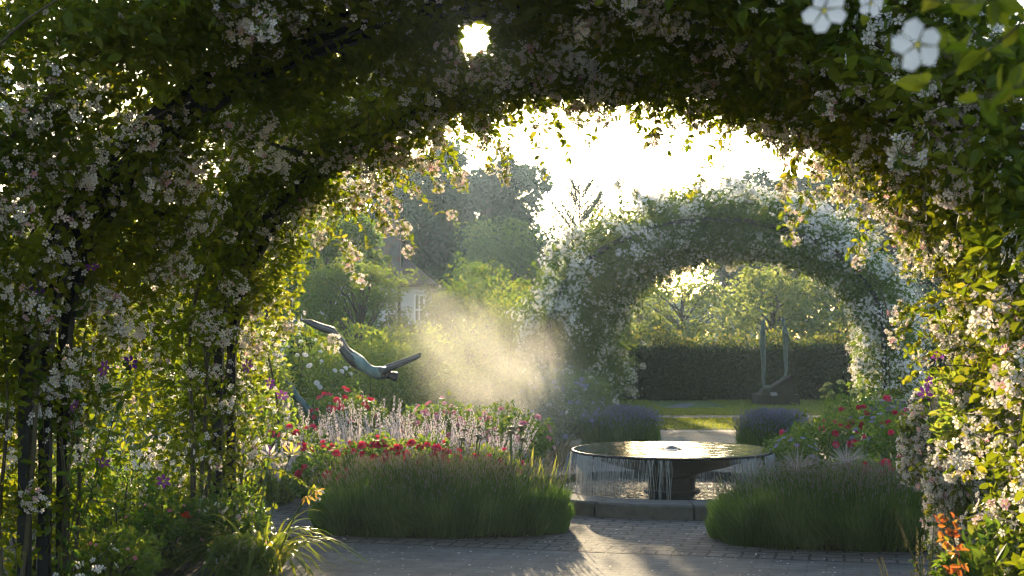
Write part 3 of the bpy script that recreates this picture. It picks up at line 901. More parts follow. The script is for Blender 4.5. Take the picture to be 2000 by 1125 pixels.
GW = 'white roses trained over the far arch'
def d2(z, s, t, r): return .8 + .2 * (z > 1.5)
climber(A2, 'climbing_rose', 'white rose covering the far arch on the mist side', 'climbing rose', GW, (0, .5), (-.25, 5.8), 74000, .075, 'leaf_white_rose', d2, 'white', 78,
        (-.36, .48), 1700, 7, 40, (-.34, .46), DIA, .34, (.30, .55), 1.15, (.3, .6), .85, 26, (.12, .5))
climber(A2, 'climbing_rose', 'white rose covering the far arch on the side of the red shrub roses', 'climbing rose', GW, (.5, 1), (-.25, 5.8), 74000, .075, 'leaf_white_rose', d2, 'white', 78,
        (-.36, .48), 1700, 7, 40, (-.34, .46), DIA, .34, (.30, .55), 1.15, (.3, .6), .85, 26, (.5, .88))

# clusters that stand out on the front face of the far arch
# a bough of another rose hanging close to the viewer, upper right
o = thing('rambling_rose', 'out-of-focus rose bough with large white flowers hanging nearest the viewer', 'rose bough', (1.15, 1.55, 0))
off = -np.array(o.location)
mb, ms = MB(), MB()
tube(ms, np.array([(1.15, 1.55, 0), (1.16, 1.55, .9), (1.1, 1.5, 1.6), (.92, 1.45, 1.92), (.6, 1.4, 2.0), (.36, 1.38, 1.93)]) + off, np.linspace(.012, .003, 6), 6)
for k in range(22):
    p0 = np.array((rng.uniform(.47, .75), rng.uniform(1.25, 1.7), rng.uniform(1.80, 1.95)))
    leafy_stem(mb, ms, curve(p0, p0 + (rng.normal() * .10, rng.normal() * .12, rng.uniform(-.10, .08)), .01) + off, .045, .045, .0018)
mb.build('foliage', 'leaf_rose', o); ms.build('cane', 'cane', o)
fm5 = MB(); pv, pf = petals(5, .52, .20, 1.02, droop=-.10); pv = pv * .052 * (1 + .07 * rng.normal(size=(len(pv), 1))); fm5.add(pv, pf, 0, .1); scatter(fm5, HEX, [(0, 0, .003)], np.eye(3)[None], .006, 1)
fo = fm5.build('flower', ['petal_white', 'petal_yellow'], o)
for k, (px, py, D, s) in enumerate(((1797, 84, 1.22, .78), (1612, 16, 1.35, .78), (1705, 2, 1.75, .6))):
    q = at(px, py, D) + off
    d = unit((rng.normal() * .6, -1, -.6 + rng.normal() * .4))
    if k == 0: fo.location = q; fo.rotation_euler = rot_to(d, .5); fo.scale = (s,) * 3
    else: part('flower', fo.data, o, q, rot_to(d), s)

# ------------------------------------------------------------------ clematis
def clematis(label, loc, stems, flowers, leafn, spread):
    o = thing('clematis', label, 'clematis', loc, 'purple clematis on the near arch')
    off = -np.array(loc)
    mb, ms = MB(), MB()
    for q in flowers:
        q = np.asarray(q, float)
        mid = np.array((loc[0] + (q[0] - loc[0]) * .6, loc[1] + (q[1] - loc[1]) * .6, q[2] * .6))
        P = np.stack([np.array(loc), mid, q - (0, 0, .02)])
        t = np.linspace(0, 1, 10)[:, None]
        P = P[0] * (1 - t) ** 2 + 2 * t * (1 - t) * P[1] + P[2] * t ** 2
        leafy_stem(mb, ms, P + off, .06, .11, .0035)
        d = unit((rng.normal() * .9, -1.0, rng.normal() * .7 + .3))
        part('flower', FM['clematis'][rng.integers(2)], o, q + off, rot_to(d), rng.uniform(.6, .9))
    mb.build('foliage', 'leaf_shrub', o); ms.build('stem', 'cane', o)
    return o
clematis('dark purple clematis among the posts at the left edge', tuple(ground(110, 7.4)), 4,
         [at(147, 795, 7.2), at(256, 708, 7.3), at(203, 903, 7.4), at(70, 560, 7.0), at(180, 520, 7.3), at(322, 938, 8.2), at(205, 720, 7.3)], 0, .3)
clematis('purple clematis on the left post beside the yellow daylily', tuple(ground(470, 9.4)), 4,
         [at(483, 714, 9.0), at(528, 748, 9.3), at(552, 772, 9.3), at(515, 800, 9.4), at(530, 880, 8.9)], 0, .3)
clematis('bright purple clematis climbing through the sunlit white rose', tuple(ground(1860, 8.4)), 4,
         [at(1832, 692, 8.2), at(1812, 745, 8.3), at(1872, 752, 8.0), at(1862, 720, 8.2), at(1905, 966, 7.6), at(1806, 770, 8.3)], 0, .3)

# ------------------------------------------------------------------ fountain
fo = thing('fountain', 'dark granite bowl fountain spilling water into a round stone basin', 'fountain', tuple(FC))
mb = MB()
lathe(mb, [(.0, .20), (.22, .20), (.24, .215), (.50, .285), (.74, .36), (.845, .395), (.885, .405), (.888, .418), (.878, .425), (.862, .421), (.84, .41), (.5, .395), (0, .39)], 128)
mb.build('bowl', 'granite', fo, True)
mb = MB(); lathe(mb, [(0, .205), (.235, .205), (.215, .19), (.205, .13), (.205, .0), (0, .0)], 64); mb.build('pedestal', 'granite', fo, False)
mb = MB(); lathe(mb, [(0, .075), (.235, .075), (.25, .065), (.25, -.02), (0, -.02)], 64); mb.build('foot', 'granite', fo, False)
mb = MB(); lathe(mb, [(.13, .4235), (.09, .427), (.06, .437), (.035, .449), (.012, .455), (0, .456)], 20); mb.build('spout', 'water_bowl', fo, True)
for k in range(12):
    mb = MB(); a0, a1 = k * math.pi / 6 + .004, (k + 1) * math.pi / 6 - .004
    an = np.linspace(a0, a1, 9); pr = [(1.18, -.05), (1.18, .108), (1.19, .12), (1.50, .12), (1.52, .105), (1.52, 0), (1.52, -.05)]
    V = [(r_ * math.cos(a), r_ * math.sin(a), z) for a in an for r_, z in pr]; m = len(pr)
    F = [(i * m + j, (i + 1) * m + j, (i + 1) * m + (j + 1) % m, i * m + (j + 1) % m) for i in range(8) for j in range(m)]
    mb.add(V, [np.array(F), np.array([list(range(m)), list(range(8 * m, 9 * m))[::-1]])]); mb.build('kerb_stone', 'stone_kerb', fo)
def disc(name, r, z, mat, n=96):
    mb = MB(); V = [(0, 0, 0)] + [(r * math.cos(i * 2 * math.pi / n), r * math.sin(i * 2 * math.pi / n), 0) for i in range(n)]
    mb.add(V, np.array([(0, i + 1, (i + 1) % n + 1) for i in range(n)]))
    return tag(mb.build(name, mat, None, False, tuple(FC + (0, 0, z))), kind='structure')
disc('basin_water', 1.185, .055, 'water_pool')
disc('bowl_water', .868, .4245, 'water_bowl')
mb = MB()
for k in range(1000):
    a = rng.uniform(0, 6.283)
    if vnoise(np.array([(math.cos(a) * 3, math.sin(a) * 3, 0)]), .6, 7)[0] < .30 + .25 * rng.random(): continue
    r_ = .886 + rng.uniform(0, .012); w = rng.uniform(.0008, .003) * rng.choice((1, 1, 1.6)); z0 = .405; z1 = .056 if rng.random() < .8 else rng.uniform(.1, .25)
    p = np.linspace(0, 1, 6)
    path = np.stack([(r_ + .02 * p) * np.cos(a + .01 * np.sin(p * 5 + k)), (r_ + .02 * p) * np.sin(a + .01 * np.sin(p * 5 + k)), z0 + (z1 - z0) * p ** 1.3], 1)
    tube(mb, path, np.linspace(w * .9, w * .35, 6), 4)
tag(mb.build('falling_water', 'falling_water', None, True, tuple(FC)), 'streams of water falling from the rim of the fountain bowl', 'water', kind='stuff')

# ------------------------------------------------------------------ lavender
def lavender(label, C, L, W, H, ang, nb, nspk, spike_h=.2, group=None, blade=.16, bw=.034, mauve=.5):
    o = thing('lavender_bush', label, 'lavender', (C[0], C[1], 0), group, ang)
    n = nb
    P0 = []
    th = rng.uniform(0, 2 * math.pi, n); zz = rng.random(n) ** .8
    rad = (1 - zz ** 2.2) ** .5 * 1.0
    # a long low mound: squarish plan, rounded top
    c, s = np.cos(th), np.sin(th)
    k = (np.abs(c) ** 2.5 + np.abs(s) ** 2.5) ** (-1 / 2.5)
    inner = rng.random(n) < .45
    q = np.where(inner, np.sqrt(rng.random(n)) * rad, rad * rng.uniform(.86, 1.0, n))
    bulge = 1 - .13 * (1 - zz) ** 3
    X, Y = c * k * q * L / 2 * bulge, s * k * q * W / 2 * bulge
    top = np.clip(1 - (np.abs(X) / (L / 2)) ** 2.8, 0, 1) ** .5 * np.clip(1 - (np.abs(Y) / (W / 2)) ** 2.6, 0, 1) ** .5
    Z = np.where(inner, H * (.25 + .72 * top) * rng.uniform(.88, 1.0, n), zz * H * .95)
    Z += (.06 + .05 * (mauve < .4)) * (vnoise(np.stack([X, Y, Z], 1), .24, 3) - .5)
    P = np.stack([X, Y, np.maximum(Z, .01)], 1)
    out = unit(np.stack([X / (L / 2) ** 1.2, Y / (W / 2) ** 1.2, (Z / H) ** 2 * .9], 1))
    tuft = np.stack([vnoise(P, .13, q_) - .5 for q_ in (31, 32, 33)], 1)
    a = out * .55 + np.array((0, 0, .85)) + rand_dirs(n) * .2 + tuft * 1.1
    mb = MB()
    tint = np.clip(.25 + .5 * (Z / H) ** 2 + rng.normal(size=n) * .18, 0, 1) * 0 + np.clip(vnoise(P, .16, 12) * .9 + rng.random(n) * .6 - .3, 0, 1)
    T = (BLADE[0] * np.array((bw, 1, 1)), BLADE[1])
    ax = unit(a)
    scatter(mb, T, P - ax * blade * .7, frames(ax, rand_dirs(n)), blade * rng.uniform(.7, 1.25, n), 0, tint)
    mb.build('foliage', 'leaf_lavender', o)
    # woody heart that fills the mound
    mb = MB(); m = 24; pr = []
    for i in range(9):
        v = i / 8; rr = (1 - v ** 2.6) ** .5
        for j in range(m):
            b = 2 * math.pi * j / m; cc, ss = math.cos(b), math.sin(b); kk = (abs(cc) ** 3 + abs(ss) ** 3) ** (-1 / 3)
            pr.append((cc * kk * max(rr, .02) * L * .40, ss * kk * max(rr, .02) * W * .40, v * H * .72))
    mb.add(pr, np.array([(i * m + j, i * m + (j + 1) % m, (i + 1) * m + (j + 1) % m, (i + 1) * m + j) for i in range(8) for j in range(m)]))
    mb.build('woody_base', 'soil', o)
    mb = MB()
    i = rng.integers(n, size=nspk * 3); i = i[(Z[i] > H * (.35 + .5 * rng.random(len(i))))][:nspk]; m = len(i)
    d = unit(out[i] * .45 + np.array((0, 0, .9)) + rand_dirs(m) * .22)
    A = P[i] - d * .1; B = P[i] + d * (spike_h * rng.uniform(.35, 1.0, m))[:, None]
    rods(mb, A, B, .0016, .0012, 0, bow=.04)
    T = (BEAD[0] * np.array((1.0, 1, 1.0)), BEAD[1])
    for k in range(3):
        scatter(mb, T, B + d * (.009 * k), frames(unit(d + .25 * rand_dirs(m)), rand_dirs(m)), rng.uniform(.013, .026, m) * (1 if mauve < .4 else 1.2), 1)
    tag(mb.build('flower_spike', ['leaf_lavender', 'lavender_bud' if mauve < .4 else 'lavender_violet'], o), kind='stuff')
    return o
GL = 'clipped lavender round the fountain'
def rot_axis(off=0): return math.atan2(-.242, .970) + off
c = (at(868, 0, 10.55) + at(868, 0, 10.55)) / 2
lavender('long lavender mound with red roses rising behind it', at(862, 0, 10.55), 2.12, 1.2, .36, rot_axis(.20), 74000, 2600, .22, GL, .135, .055, mauve=.3)
lavender('green lavender mound in front of the starry allium seed heads', at(1648, 0, 9.95), 2.1, 1.2, .35, rot_axis(.08), 68000, 2200, .22, GL, .135, .055, mauve=.3)
lavender('violet lavender dome below the white rose on the far side of the fountain', at(1212, 0, 17.4), 1.05, .9, .36, rot_axis(), 20000, 2600, .20, GL, .17, .045)
lavender('violet lavender dome to the right of the stone path', at(1512, 0, 16.3), .95, .9, .38, rot_axis(), 18000, 2400, .20, GL, .17, .045)

# ------------------------------------------------------------------ beds left of the fountain
GS = 'red shrub roses round the fountain'
shrub('shrub_rose', 'crimson shrub rose with the fullest trusses, behind the long lavender', 'shrub rose', tuple(ground(825, 11.45)), .34, .60, 2600, .045, 'leaf_shrub', 'red', 37, GS, fscale=1.15, ftop=.5)
shrub('shrub_rose', 'crimson shrub rose with a few round heads beside the yellow daylily', 'shrub rose', tuple(ground(650, 11.6)), .34, .52, 2400, .045, 'leaf_shrub', 'red', 13, GS, fscale=1.15, ftop=.5)
shrub('shrub_rose', 'crimson shrub rose between the pale spikes and the fullest red rose', 'shrub rose', tuple(ground(735, 11.7)), .28, .60, 2200, .045, 'leaf_shrub', 'red', 21, GS, fscale=1.15, ftop=.5)
shrub('shrub_rose', 'low red shrub rose among the iris leaves by the basin', 'shrub rose', tuple(ground(965, 11.35)), .24, .52, 1700, .045, 'leaf_shrub', 'red', 13, GS, fscale=1.15, ftop=.5)
shrub('shrub_rose', 'magenta shrub rose at the foot of the curved bronze tail', 'shrub rose', tuple(ground(575, 12.5)), .30, .66, 2000, .045, 'leaf_shrub', 'red', 13, GS, fscale=1.15, ftop=.5)
shrub('shrub_rose', 'tall pink rose below the legs of the diver', 'shrub rose', tuple(ground(672, 15.6)), .42, .80, 2600, .05, 'leaf_shrub', 'red', 27, GS, fscale=1.15, ftop=.5)
shrub('shrub_rose', 'pale pink rose half lost in the mist', 'shrub rose', tuple(ground(880, 15.2)), .50, .72, 2800, .05, 'leaf_shrub', 'pink', 50, GS)
shrub('shrub_rose', 'soft pink rose between the mist and the pale spikes', 'shrub rose', tuple(ground(1000, 14.6)), .42, .66, 2300, .05, 'leaf_shrub', 'pink', 30, GS)
GP = 'pale flower spikes in the round bed'
for px, D, h, lab in ((585, 12.9, .72, 'pale pink flower spikes at the base of the bronze tail'),
                      (640, 13.1, .78, 'pale flower spikes right of the bronze tail'),
                      (700, 12.8, .80, 'tall pale flower spikes below the pink rose'),
                      (760, 13.3, .86, 'tallest pale flower spikes, under the head of the diver'),
                      (815, 12.9, .74, 'pale flower spikes above the fullest crimson rose'),
                      (875, 13.4, .76, 'pale flower spikes in front of the pale pink rose'),
                      (955, 13.0, .74, 'leaning pale flower spikes at the edge of the mist'),
                      (545, 12.0, .62, 'pale flower spikes behind the yellow daylily')):
    spike_clump('flowering_sage', lab, 'flower spikes', tuple(ground(px, D)), .28, h, 44, 'petal_lilac', 'leaf_bright', GP, .4, .42, .017, .045, 10, 5, 1500)
GI = 'sword-leaved irises by the basin'
for px, D, n, lab in ((905, 11.5, 14, 'iris leaves with brown seed heads behind the crimson rose'), (1000, 11.3, 20, 'iris leaves standing in a sunlit fan beside the red rose'),
                   (1050, 11.2, 14, 'iris leaves nearest the fountain bowl')):
    o = blade_clump('iris', lab, 'iris', tuple(ground(px, D)), n, .52, .028, 'leaf_grass', .22, .08, GI, 6, .16)
    if px < 1040:
        mb = MB(); 
        for k in range(5):
            q = (rng.normal() * .13, rng.normal() * .1, rng.uniform(.55, .68))
            tube(mb, curve((q[0] * .4, q[1] * .4, 0), q, 0, (0, 0, 0), 5), .004, 4)
            part('seed_head', FM['brown'][0], o, q, (0, 0, 0), rng.uniform(.8, 1.2))
        mb.build('stem', 'stem', o)
# greenery behind the beds
shrub('white_shrub_rose', 'white shrub rose behind the curved bronze tail', 'shrub rose', tuple(ground(600, 17.2)), .55, 1.42, 5200, .05, 'leaf_shrub', 'white_rose', 48, None, clumpy=.35, fscale=.8)
GB = 'leafy shrubs behind the round bed'
shrub('shrub', 'loose sunlit shrub behind the legs of the diver', 'shrub', tuple(ground(705, 19.5)), .75, 1.52, 7500, .055, 'leaf_bright', None, 0, GB, clumpy=.6)
shrub('shrub', 'feathery sunlit shrub behind the arms of the diver', 'shrub', tuple(ground(800, 20.5)), .85, 1.45, 8000, .05, 'leaf_bright', None, 0, GB, clumpy=.6)
shrub('shrub', 'yellow-green shrub below the window of the house', 'shrub', tuple(ground(800, 24.5)), .9, 1.62, 7500, .07, 'leaf_bright', None, 0, GB, clumpy=.6)
shrub('shrub', 'round shrub with drooping tiered leaves above the mist', 'shrub', tuple(ground(925, 26.0)), .95, 2.62, 9000, .085, 'leaf_shrub', None, 0, GB, lo=.1, clumpy=.5)
shrub('shrub', 'dark shrub inside the mist', 'shrub', tuple(ground(935, 18.6)), .80, 1.02, 6000, .06, 'leaf_shrub', None, 0, GB, clumpy=.55)
shrub('shrub', 'tall arching shrub with long shoots against the far arch', 'shrub', tuple(ground(1000, 22.3)), .55, 2.15, 5500, .06, 'leaf_bright', None, 0, GB, clumpy=.6)
shrub('geranium', 'violet-flowered geranium at the foot of the far arch, in the mist', 'geranium', tuple(ground(1098, 17.6)), .62, 1.05, 6000, .05, 'leaf_shrub', 'geranium', 60, None, fscale=1.5, ftop=.15)
blade_clump('ornamental_grass', 'tuft of dry grass between the geranium and the basin', 'grass tuft', tuple(ground(1085, 15.2)), 90, .62, .008, 'leaf_dry', .4, .5, None, 6, .1)

# ------------------------------------------------------------------ bed right of the fountain
shrub('shrub_rose', 'red shrub rose nearest the right side of the bowl', 'shrub rose', tuple(ground(1598, 12.9)), .36, .66, 3000, .045, 'leaf_shrub', 'red', 13, GS, fscale=1.15, ftop=.5)
shrub('shrub_rose', 'red shrub rose with the topmost crimson heads on the right', 'shrub rose', tuple(ground(1695, 13.6)), .48, .86, 3600, .045, 'leaf_shrub', 'red', 22, GS, fscale=1.15, ftop=.5)
shrub('shrub_rose', 'broad red shrub rose beside the sunlit white rose', 'shrub rose', tuple(ground(1775, 12.2)), .46, .70, 3600, .045, 'leaf_shrub', 'red', 27, GS, fscale=1.15, ftop=.5)
shrub('shrub_rose', 'low red shrub rose behind the right lavender mound', 'shrub rose', tuple(ground(1700, 11.1)), .36, .48, 2600, .045, 'leaf_shrub', 'red', 13, GS, fscale=1.15, ftop=.5)
shrub('geranium', 'violet geranium scrambling through the red roses on the right', 'geranium', tuple(ground(1730, 12.9)), .5, .78, 3000, .04, 'leaf_shrub', 'geranium', 55, None, fscale=1.3, ftop=.2)
shrub('geranium', 'violet geranium against the right rim of the bowl', 'geranium', tuple(ground(1548, 12.4)), .26, .60, 1500, .04, 'leaf_shrub', 'geranium', 22, None, fscale=1.3, ftop=.2)
spike_clump('flowering_sage', 'mauve flower spikes behind the red roses on the right', 'flower spikes', tuple(ground(1790, 13.8)), .4, .80, 50, 'petal_violet', 'leaf_shrub', GP, .3, .5, .014)
for px, py, D, lab, s in ((1556, 915, 10.75, 'silvery allium starburst seed head nearer the bowl', 1.0), (1652, 902, 10.9, 'pinkish allium starburst seed head beside the red roses', 1.0)):
    q = at(px, py, D)
    o = thing('allium', lab, 'allium', (q[0], q[1], 0), 'allium seed heads behind the right lavender')
    mb = MB(); tube(mb, [(0, 0, 0), (.01, 0, q[2] * .5), (0, 0, q[2])], .006, 5); mb.build('stem', 'stem', o)
    part('seed_head', FM['burst'][0], o, (0, 0, q[2]), (0, 0, 0), s)
o = thing('umbel_plant', 'tall plant with round yellow-white flower heads in front of the lawn', 'flowering plant', tuple(ground(1650, 14.2)))
off = -np.array(o.location); ms, ml = MB(), MB()
for px, py in ((1617, 758), (1622, 772), (1608, 768), (1640, 752), (1650, 790), (1668, 772), (1610, 783), (1685, 765), (1632, 800), (1700, 790)):
    q = at(px, py, 14.2 + rng.normal() * .12)
    leafy_stem(ml, ms, curve(np.array(o.location), q, 0, (0, 0, 0)) + off, .06, .08, .004)
    part('flower_head', FM['umbel'][0], o, q + off, (rng.normal() * .2, rng.normal() * .2, 0), rng.uniform(.8, 1.3))
ml.build('foliage', 'leaf_bright', o); ms.build('stem', 'stem', o)
o = thing('rose_shoot', 'single dark leafy shoot standing up before the lawn', 'shoot', tuple(ground(1562, 14.6)))
ms, ml = MB(), MB(); z = ztop(783, 14.6)
leafy_stem(ml, ms, curve((0, 0, 0), (-.05, 0, z), 0), .07, .1, .005, start=.55)
leafy_stem(ml, ms, curve((-.02, 0, z * .75), (.10, 0, z * .9), 0), .06, .06, .004, start=.3)
ml.build('foliage', 'leaf_rose', o); ms.build('stem', 'cane', o)
# stone trough half hidden by the roses
o = thing('stone_trough', 'pale stone trough half hidden behind the red roses', 'trough', tuple(ground(1745, 15.0)))
mb = MB(); box(mb, (0, 0, .30), (.50, .32, .60)); mb.build('pedestal', 'stone_kerb', o)
mb = MB(); box(mb, (0, 0, .64), (.62, .42, .075)); box(mb, (0, 0, .705), (.56, .36, .05)); mb.build('rim', 'stone_kerb', o)

# white rose spilling from the right posts, lit by the sun
shrub('white_rambler', 'dense cream-white rambler in full sun at the foot of the right posts', 'climbing rose', tuple(ground(1885, 8.75)), .37, 1.15, 7500, .048, 'leaf_bright', 'blush', 66, None, 'flower_cluster', fscale=.95, fdir=(-.5, -.5, .3), ftop=.46, clumpy=.4, lo=.42)
shrub('white_rambler', 'cream-white rambler filling the right edge above the bronze shoot', 'climbing rose', tuple(ground(1960, 7.6)), .36, 1.50, 7500, .05, 'leaf_bright', 'blush', 56, None, 'flower_cluster', fscale=.95, fdir=(-.7, -.4, .2), ftop=.15, clumpy=.4)

# bottom right corner
o = thing('bronze_rose_shoot', 'bronze-orange young rose shoot in the lower right corner', 'rose shoot', tuple(ground(1880, 5.2)))
ms, ml = MB(), MB(); off = -np.array(o.location)
P = curve(o.location, at(1842, 1005, 5.0), 0, (.06, 0, 0)) + off
tube(ms, P, np.linspace(.006, .003, 9), 5)
for px, py, s in ((1842, 1010, .05), (1855, 1035, .055), (1840, 1055, .05), (1862, 1075, .055), (1870, 1100, .05), (1850, 1108, .05), (1832, 1022, .045), (1858, 1015, .045)):
    q = np.repeat((at(px, py, 5.0) + off)[None], 6, 0); a = rand_dirs(6); a[:, 2] -= .2
    scatter(ml, LEAF, q + rng.normal(size=(6, 3)) * .008, frames(a, rand_dirs(6)), s * .78 * rng.uniform(.6, 1.2, 6), 0)
ml.build('foliage', 'leaf_bronze', o); ms.build('stem', 'cane', o)
spike_clump('speedwell', 'brownish seed spikes beside the bronze shoot', 'flower spikes', tuple(ground(1800, 6.1)), .12, .62, 16, 'petal_brown', 'leaf_shrub', None, .5, .34, .008, .03, 16, 5)
spike_clump('speedwell', 'dark brownish seed spikes between lavender and white rambler', 'flower spikes', tuple(ground(1838, 7.3)), .12, .70, 14, 'petal_brown', 'leaf_shrub', None, .4, .34, .008, .03, 16, 5)
shrub('shrub', 'low dark leafy shrub in the lower right corner', 'shrub', tuple(ground(1965, 6.0)), .34, .62, 3600, .055, 'leaf_shrub', 'blush_small', 12, None, 'flower_cluster', clumpy=.5)

# ------------------------------------------------------------------ left side, among and behind the posts
o = blade_clump('daylily', 'daylily with arching strap leaves and one yellow flower at the path edge', 'daylily', tuple(ground(512, 8.6)), 130, .74, .020, 'leaf_grass', .50, .78, None, 9, .12)
def lily(o, q, mat, d, s):
    mb = MB(); pv, pf = petals(6, .5, .30, .42, droop=.06); pv = pv * s
    mb.add(pv, pf, 0, .6); f = mb.build('flower', mat, o); f.location = q; f.rotation_euler = rot_to(unit(d))
off = -np.array(o.location); ms = MB()
for px, py, D, mat, d, s in ((570, 886, 8.5, 'petal_yellow', (.2, -.6, .8), .12), (600, 968, 8.3, 'petal_orange', (.3, -.5, -.7), .09), (618, 958, 8.3, 'petal_orange', (.8, -.2, -.5), .09), (528, 888, 8.8, 'petal_lilac', (0, -.7, .6), .11)):
    q = at(px, py, D) + off; lily(o, q, mat, d, s)
    tube(ms, curve((rng.normal() * .04, rng.normal() * .04, 0), q, -.05, (0, 0, 0), 8), np.linspace(.005, .003, 8), 5)
ms.build('stem', 'stem', o)
GF = 'mixed border plants at the foot of the near arch'
for px, D, r, h, mat, fl, nf, lab in (
        (235, 9.0, .34, .66, 'leaf_shrub', 'blush_small', 8, 'bushy green plant between the two groups of posts'),
        (330, 8.7, .30, .42, 'leaf_shrub', 'pink', 7, 'low leafy plant with pink flowers between the posts'),
        (215, 8.0, .30, .34, 'leaf_bright', 'pink', 6, 'low sunlit plant with pink flowers beside the black posts'),
        (440, 8.8, .26, .50, 'leaf_shrub', 'blush_small', 8, 'dark leafy plant at the foot of the far left post'),
        (45, 7.9, .34, .80, 'leaf_shrub', 'blush_small', 6, 'leafy plant at the left edge behind the black posts'),
        (470, 8.4, .18, .26, 'leaf_bright', 'blush_small', 5, 'low white-flowered plant under the daylily leaves')):
    shrub('border_plant', lab, 'border plant', tuple(ground(px, D)), r, h, 2600, .04, mat, fl, nf, GF, 'flower_cluster' if fl != 'pink' else 'flower', clumpy=.6, fscale=.8 if fl != 'pink' else .42)
o = thing('poppy', 'single red poppy between the left posts', 'poppy', tuple(ground(365, 8.75)))
q = at(370, 1010, 8.6) - np.array(o.location)
mb = MB(); pv, pf = petals(4, .5, .42, 1.5); mb.add(pv * .085, pf); f = mb.build('flower', 'petal_poppy', o); f.location = q; f.rotation_euler = (R(25), 0, 0)
mb = MB(); tube(mb, curve((0, 0, 0), q, 0, (.02, 0, 0)), .003, 4); mb.build('stem', 'stem', o)
GT = 'tall wispy flowering stems behind the left posts'
for px, D, h, lab in ((180, 10.0, .95, 'tall wispy stems behind the left black posts'), (300, 9.8, .80, 'wispy stems below the blue bench'), (395, 10.2, .85, 'wispy stems behind the far left post')):
    spike_clump('meadow_flower', lab, 'wild flowers', tuple(ground(px, D)), .28, h, 60, 'petal_white', 'leaf_bright', GT, .5, .25, .014, .045, 4, 3)
o = thing('fennel', 'cloud of yellow-green flower heads in front of the blue bench', 'flowering plant', tuple(ground(272, 11.2)))
off = -np.array(o.location); ms, ml = MB(), MB()
for k in range(42):
    q = at(rng.uniform(200, 345), rng.uniform(752, 858), 11.2 + rng.normal() * .18)
    leafy_stem(ml, ms, curve(np.array(o.location) + rng.normal(size=3) * (.06, .06, 0), q, -.03) + off, .035, .06, .003, T=LEAF_NARROW, start=.25)
    part('flower_head', FM['umbel'][0], o, q + off, (rng.normal() * .3, rng.normal() * .3, 0), rng.uniform(.7, 1.15))
ml.build('foliage', 'leaf_bright', o); ms.build('stem', 'stem', o)
GK = 'sunlit shrubs behind the left wall of the near arch'
for px, D, r, h, ls, n, mat, fl, nf, lab in (
        (60, 14.0, 1.0, 2.3, .065, 9000, 'leaf_bright', 'blush', 14, 'sunlit shrub seen past the outermost left posts'),
        (255, 15.5, .9, 1.75, .06, 9000, 'leaf_bright', 'blush', 26, 'white-flowered sunlit shrub above the blue bench'),
        (420, 15.0, .8, 1.9, .06, 8000, 'leaf_bright', 'blush', 14, 'sunlit shrub behind the far left post'),
        (500, 13.2, .36, 1.0, .05, 3500, 'leaf_bright', 'blush_small', 26, 'cream-flowered shrub beside the bronze tail'),
        (150, 12.6, .6, 1.2, .05, 5000, 'leaf_bright', 'blush', 12, 'white-flowered shrub left of the yellow-green flower heads'),
        (345, 24.0, 1.3, 2.3, .075, 9000, 'leaf_bright', None, 0, 'large loose shrub behind the white-flowered one'),
        (-60, 23.0, 1.4, 2.4, .08, 9000, 'leaf_bright', None, 0, 'large loose shrub at the far left')):
    shrub('shrub', lab, 'shrub', tuple(ground(px, D)), r, h, n, ls, mat, fl, nf, GK, 'flower_cluster', clumpy=.75, ftop=.1)

# ------------------------------------------------------------------ bench
B0 = ground(345, 14.9)
o = thing('garden_bench', 'pale blue garden bench with a lattice back behind the yellow-green flowers', 'bench', tuple(B0), None, R(6))
W_, Hs, Hb, D_ = 1.25, .43, .92, .52
for sx in (-1, 1):
    mb = MB(); bar(mb, (sx * W_ / 2, D_ / 2, 0), (sx * W_ / 2, D_ / 2 + .05, Hb), .05); mb.build('leg', 'paint_blue', o)
    mb = MB(); bar(mb, (sx * W_ / 2, -D_ / 2, 0), (sx * W_ / 2, -D_ / 2, .64), .05); mb.build('leg', 'paint_blue', o)
    mb = MB(); bar(mb, (sx * W_ / 2, -D_ / 2 - .03, .66), (sx * W_ / 2, D_ / 2 + .03, .66), .05, .035); mb.build('armrest', 'paint_blue', o)
mb = MB()
for k in range(6): box(mb, (0, -D_ / 2 + .045 + k * .085, Hs), (W_ + .04, .07, .025))
bar(mb, (-W_ / 2, -D_ / 2 + .01, Hs - .05), (W_ / 2, -D_ / 2 + .01, Hs - .05), .03, .06)
mb.build('seat', 'paint_blue', o)
mb = MB(); yb = D_ / 2 + .035
for z in (Hb - .02, Hs + .09): bar(mb, (-W_ / 2, yb, z), (W_ / 2, yb, z), .035, .045)
z0, z1 = Hs + .11, Hb - .04
for k in range(4):
    x0 = -W_ / 2 + k * W_ / 4; x1 = x0 + W_ / 4; xm = (x0 + x1) / 2
    if k: bar(mb, (x0, yb + .004, z0), (x0, yb + .004, z1), .03)
    bar(mb, (x0 + .02, yb, z0), (x1 - .02, yb, z1), .02); bar(mb, (x0 + .02, yb + .006, z1), (x1 - .02, yb + .006, z0), .02)
mb.build('backrest', 'paint_blue', o)

# ------------------------------------------------------------------ diving figure in bronze
def skin(name, verts, edges, radii, mat, parent, root=0, level=2):
    me = bpy.data.meshes.new(name); me.from_pydata([tuple(v) for v in verts], edges, [])
    ob = bpy.data.objects.new(name, me); COL.objects.link(ob)
    ms_ = ob.modifiers.new('skin', 'SKIN'); ms_.use_smooth_shade = True
    for i, r_ in enumerate(radii):
        sv = me.skin_vertices[0].data[i]
        sv.radius = r_ if isinstance(r_, tuple) else (r_, r_); sv.use_root = (i == root)
    sb = ob.modifiers.new('subdivision', 'SUBSURF'); sb.levels = level; sb.render_levels = level
    dg = bpy.context.evaluated_depsgraph_get()
    m2 = bpy.data.meshes.new_from_object(ob.evaluated_get(dg)); m2.name = name
    ob.modifiers.clear(); ob.data = m2
    m2.materials.clear(); m2.materials.append(M[mat])
    for p in m2.polygons: p.use_smooth = True
    ob.parent = parent
    return ob
DD = 15.5; PX = DD / F_PX
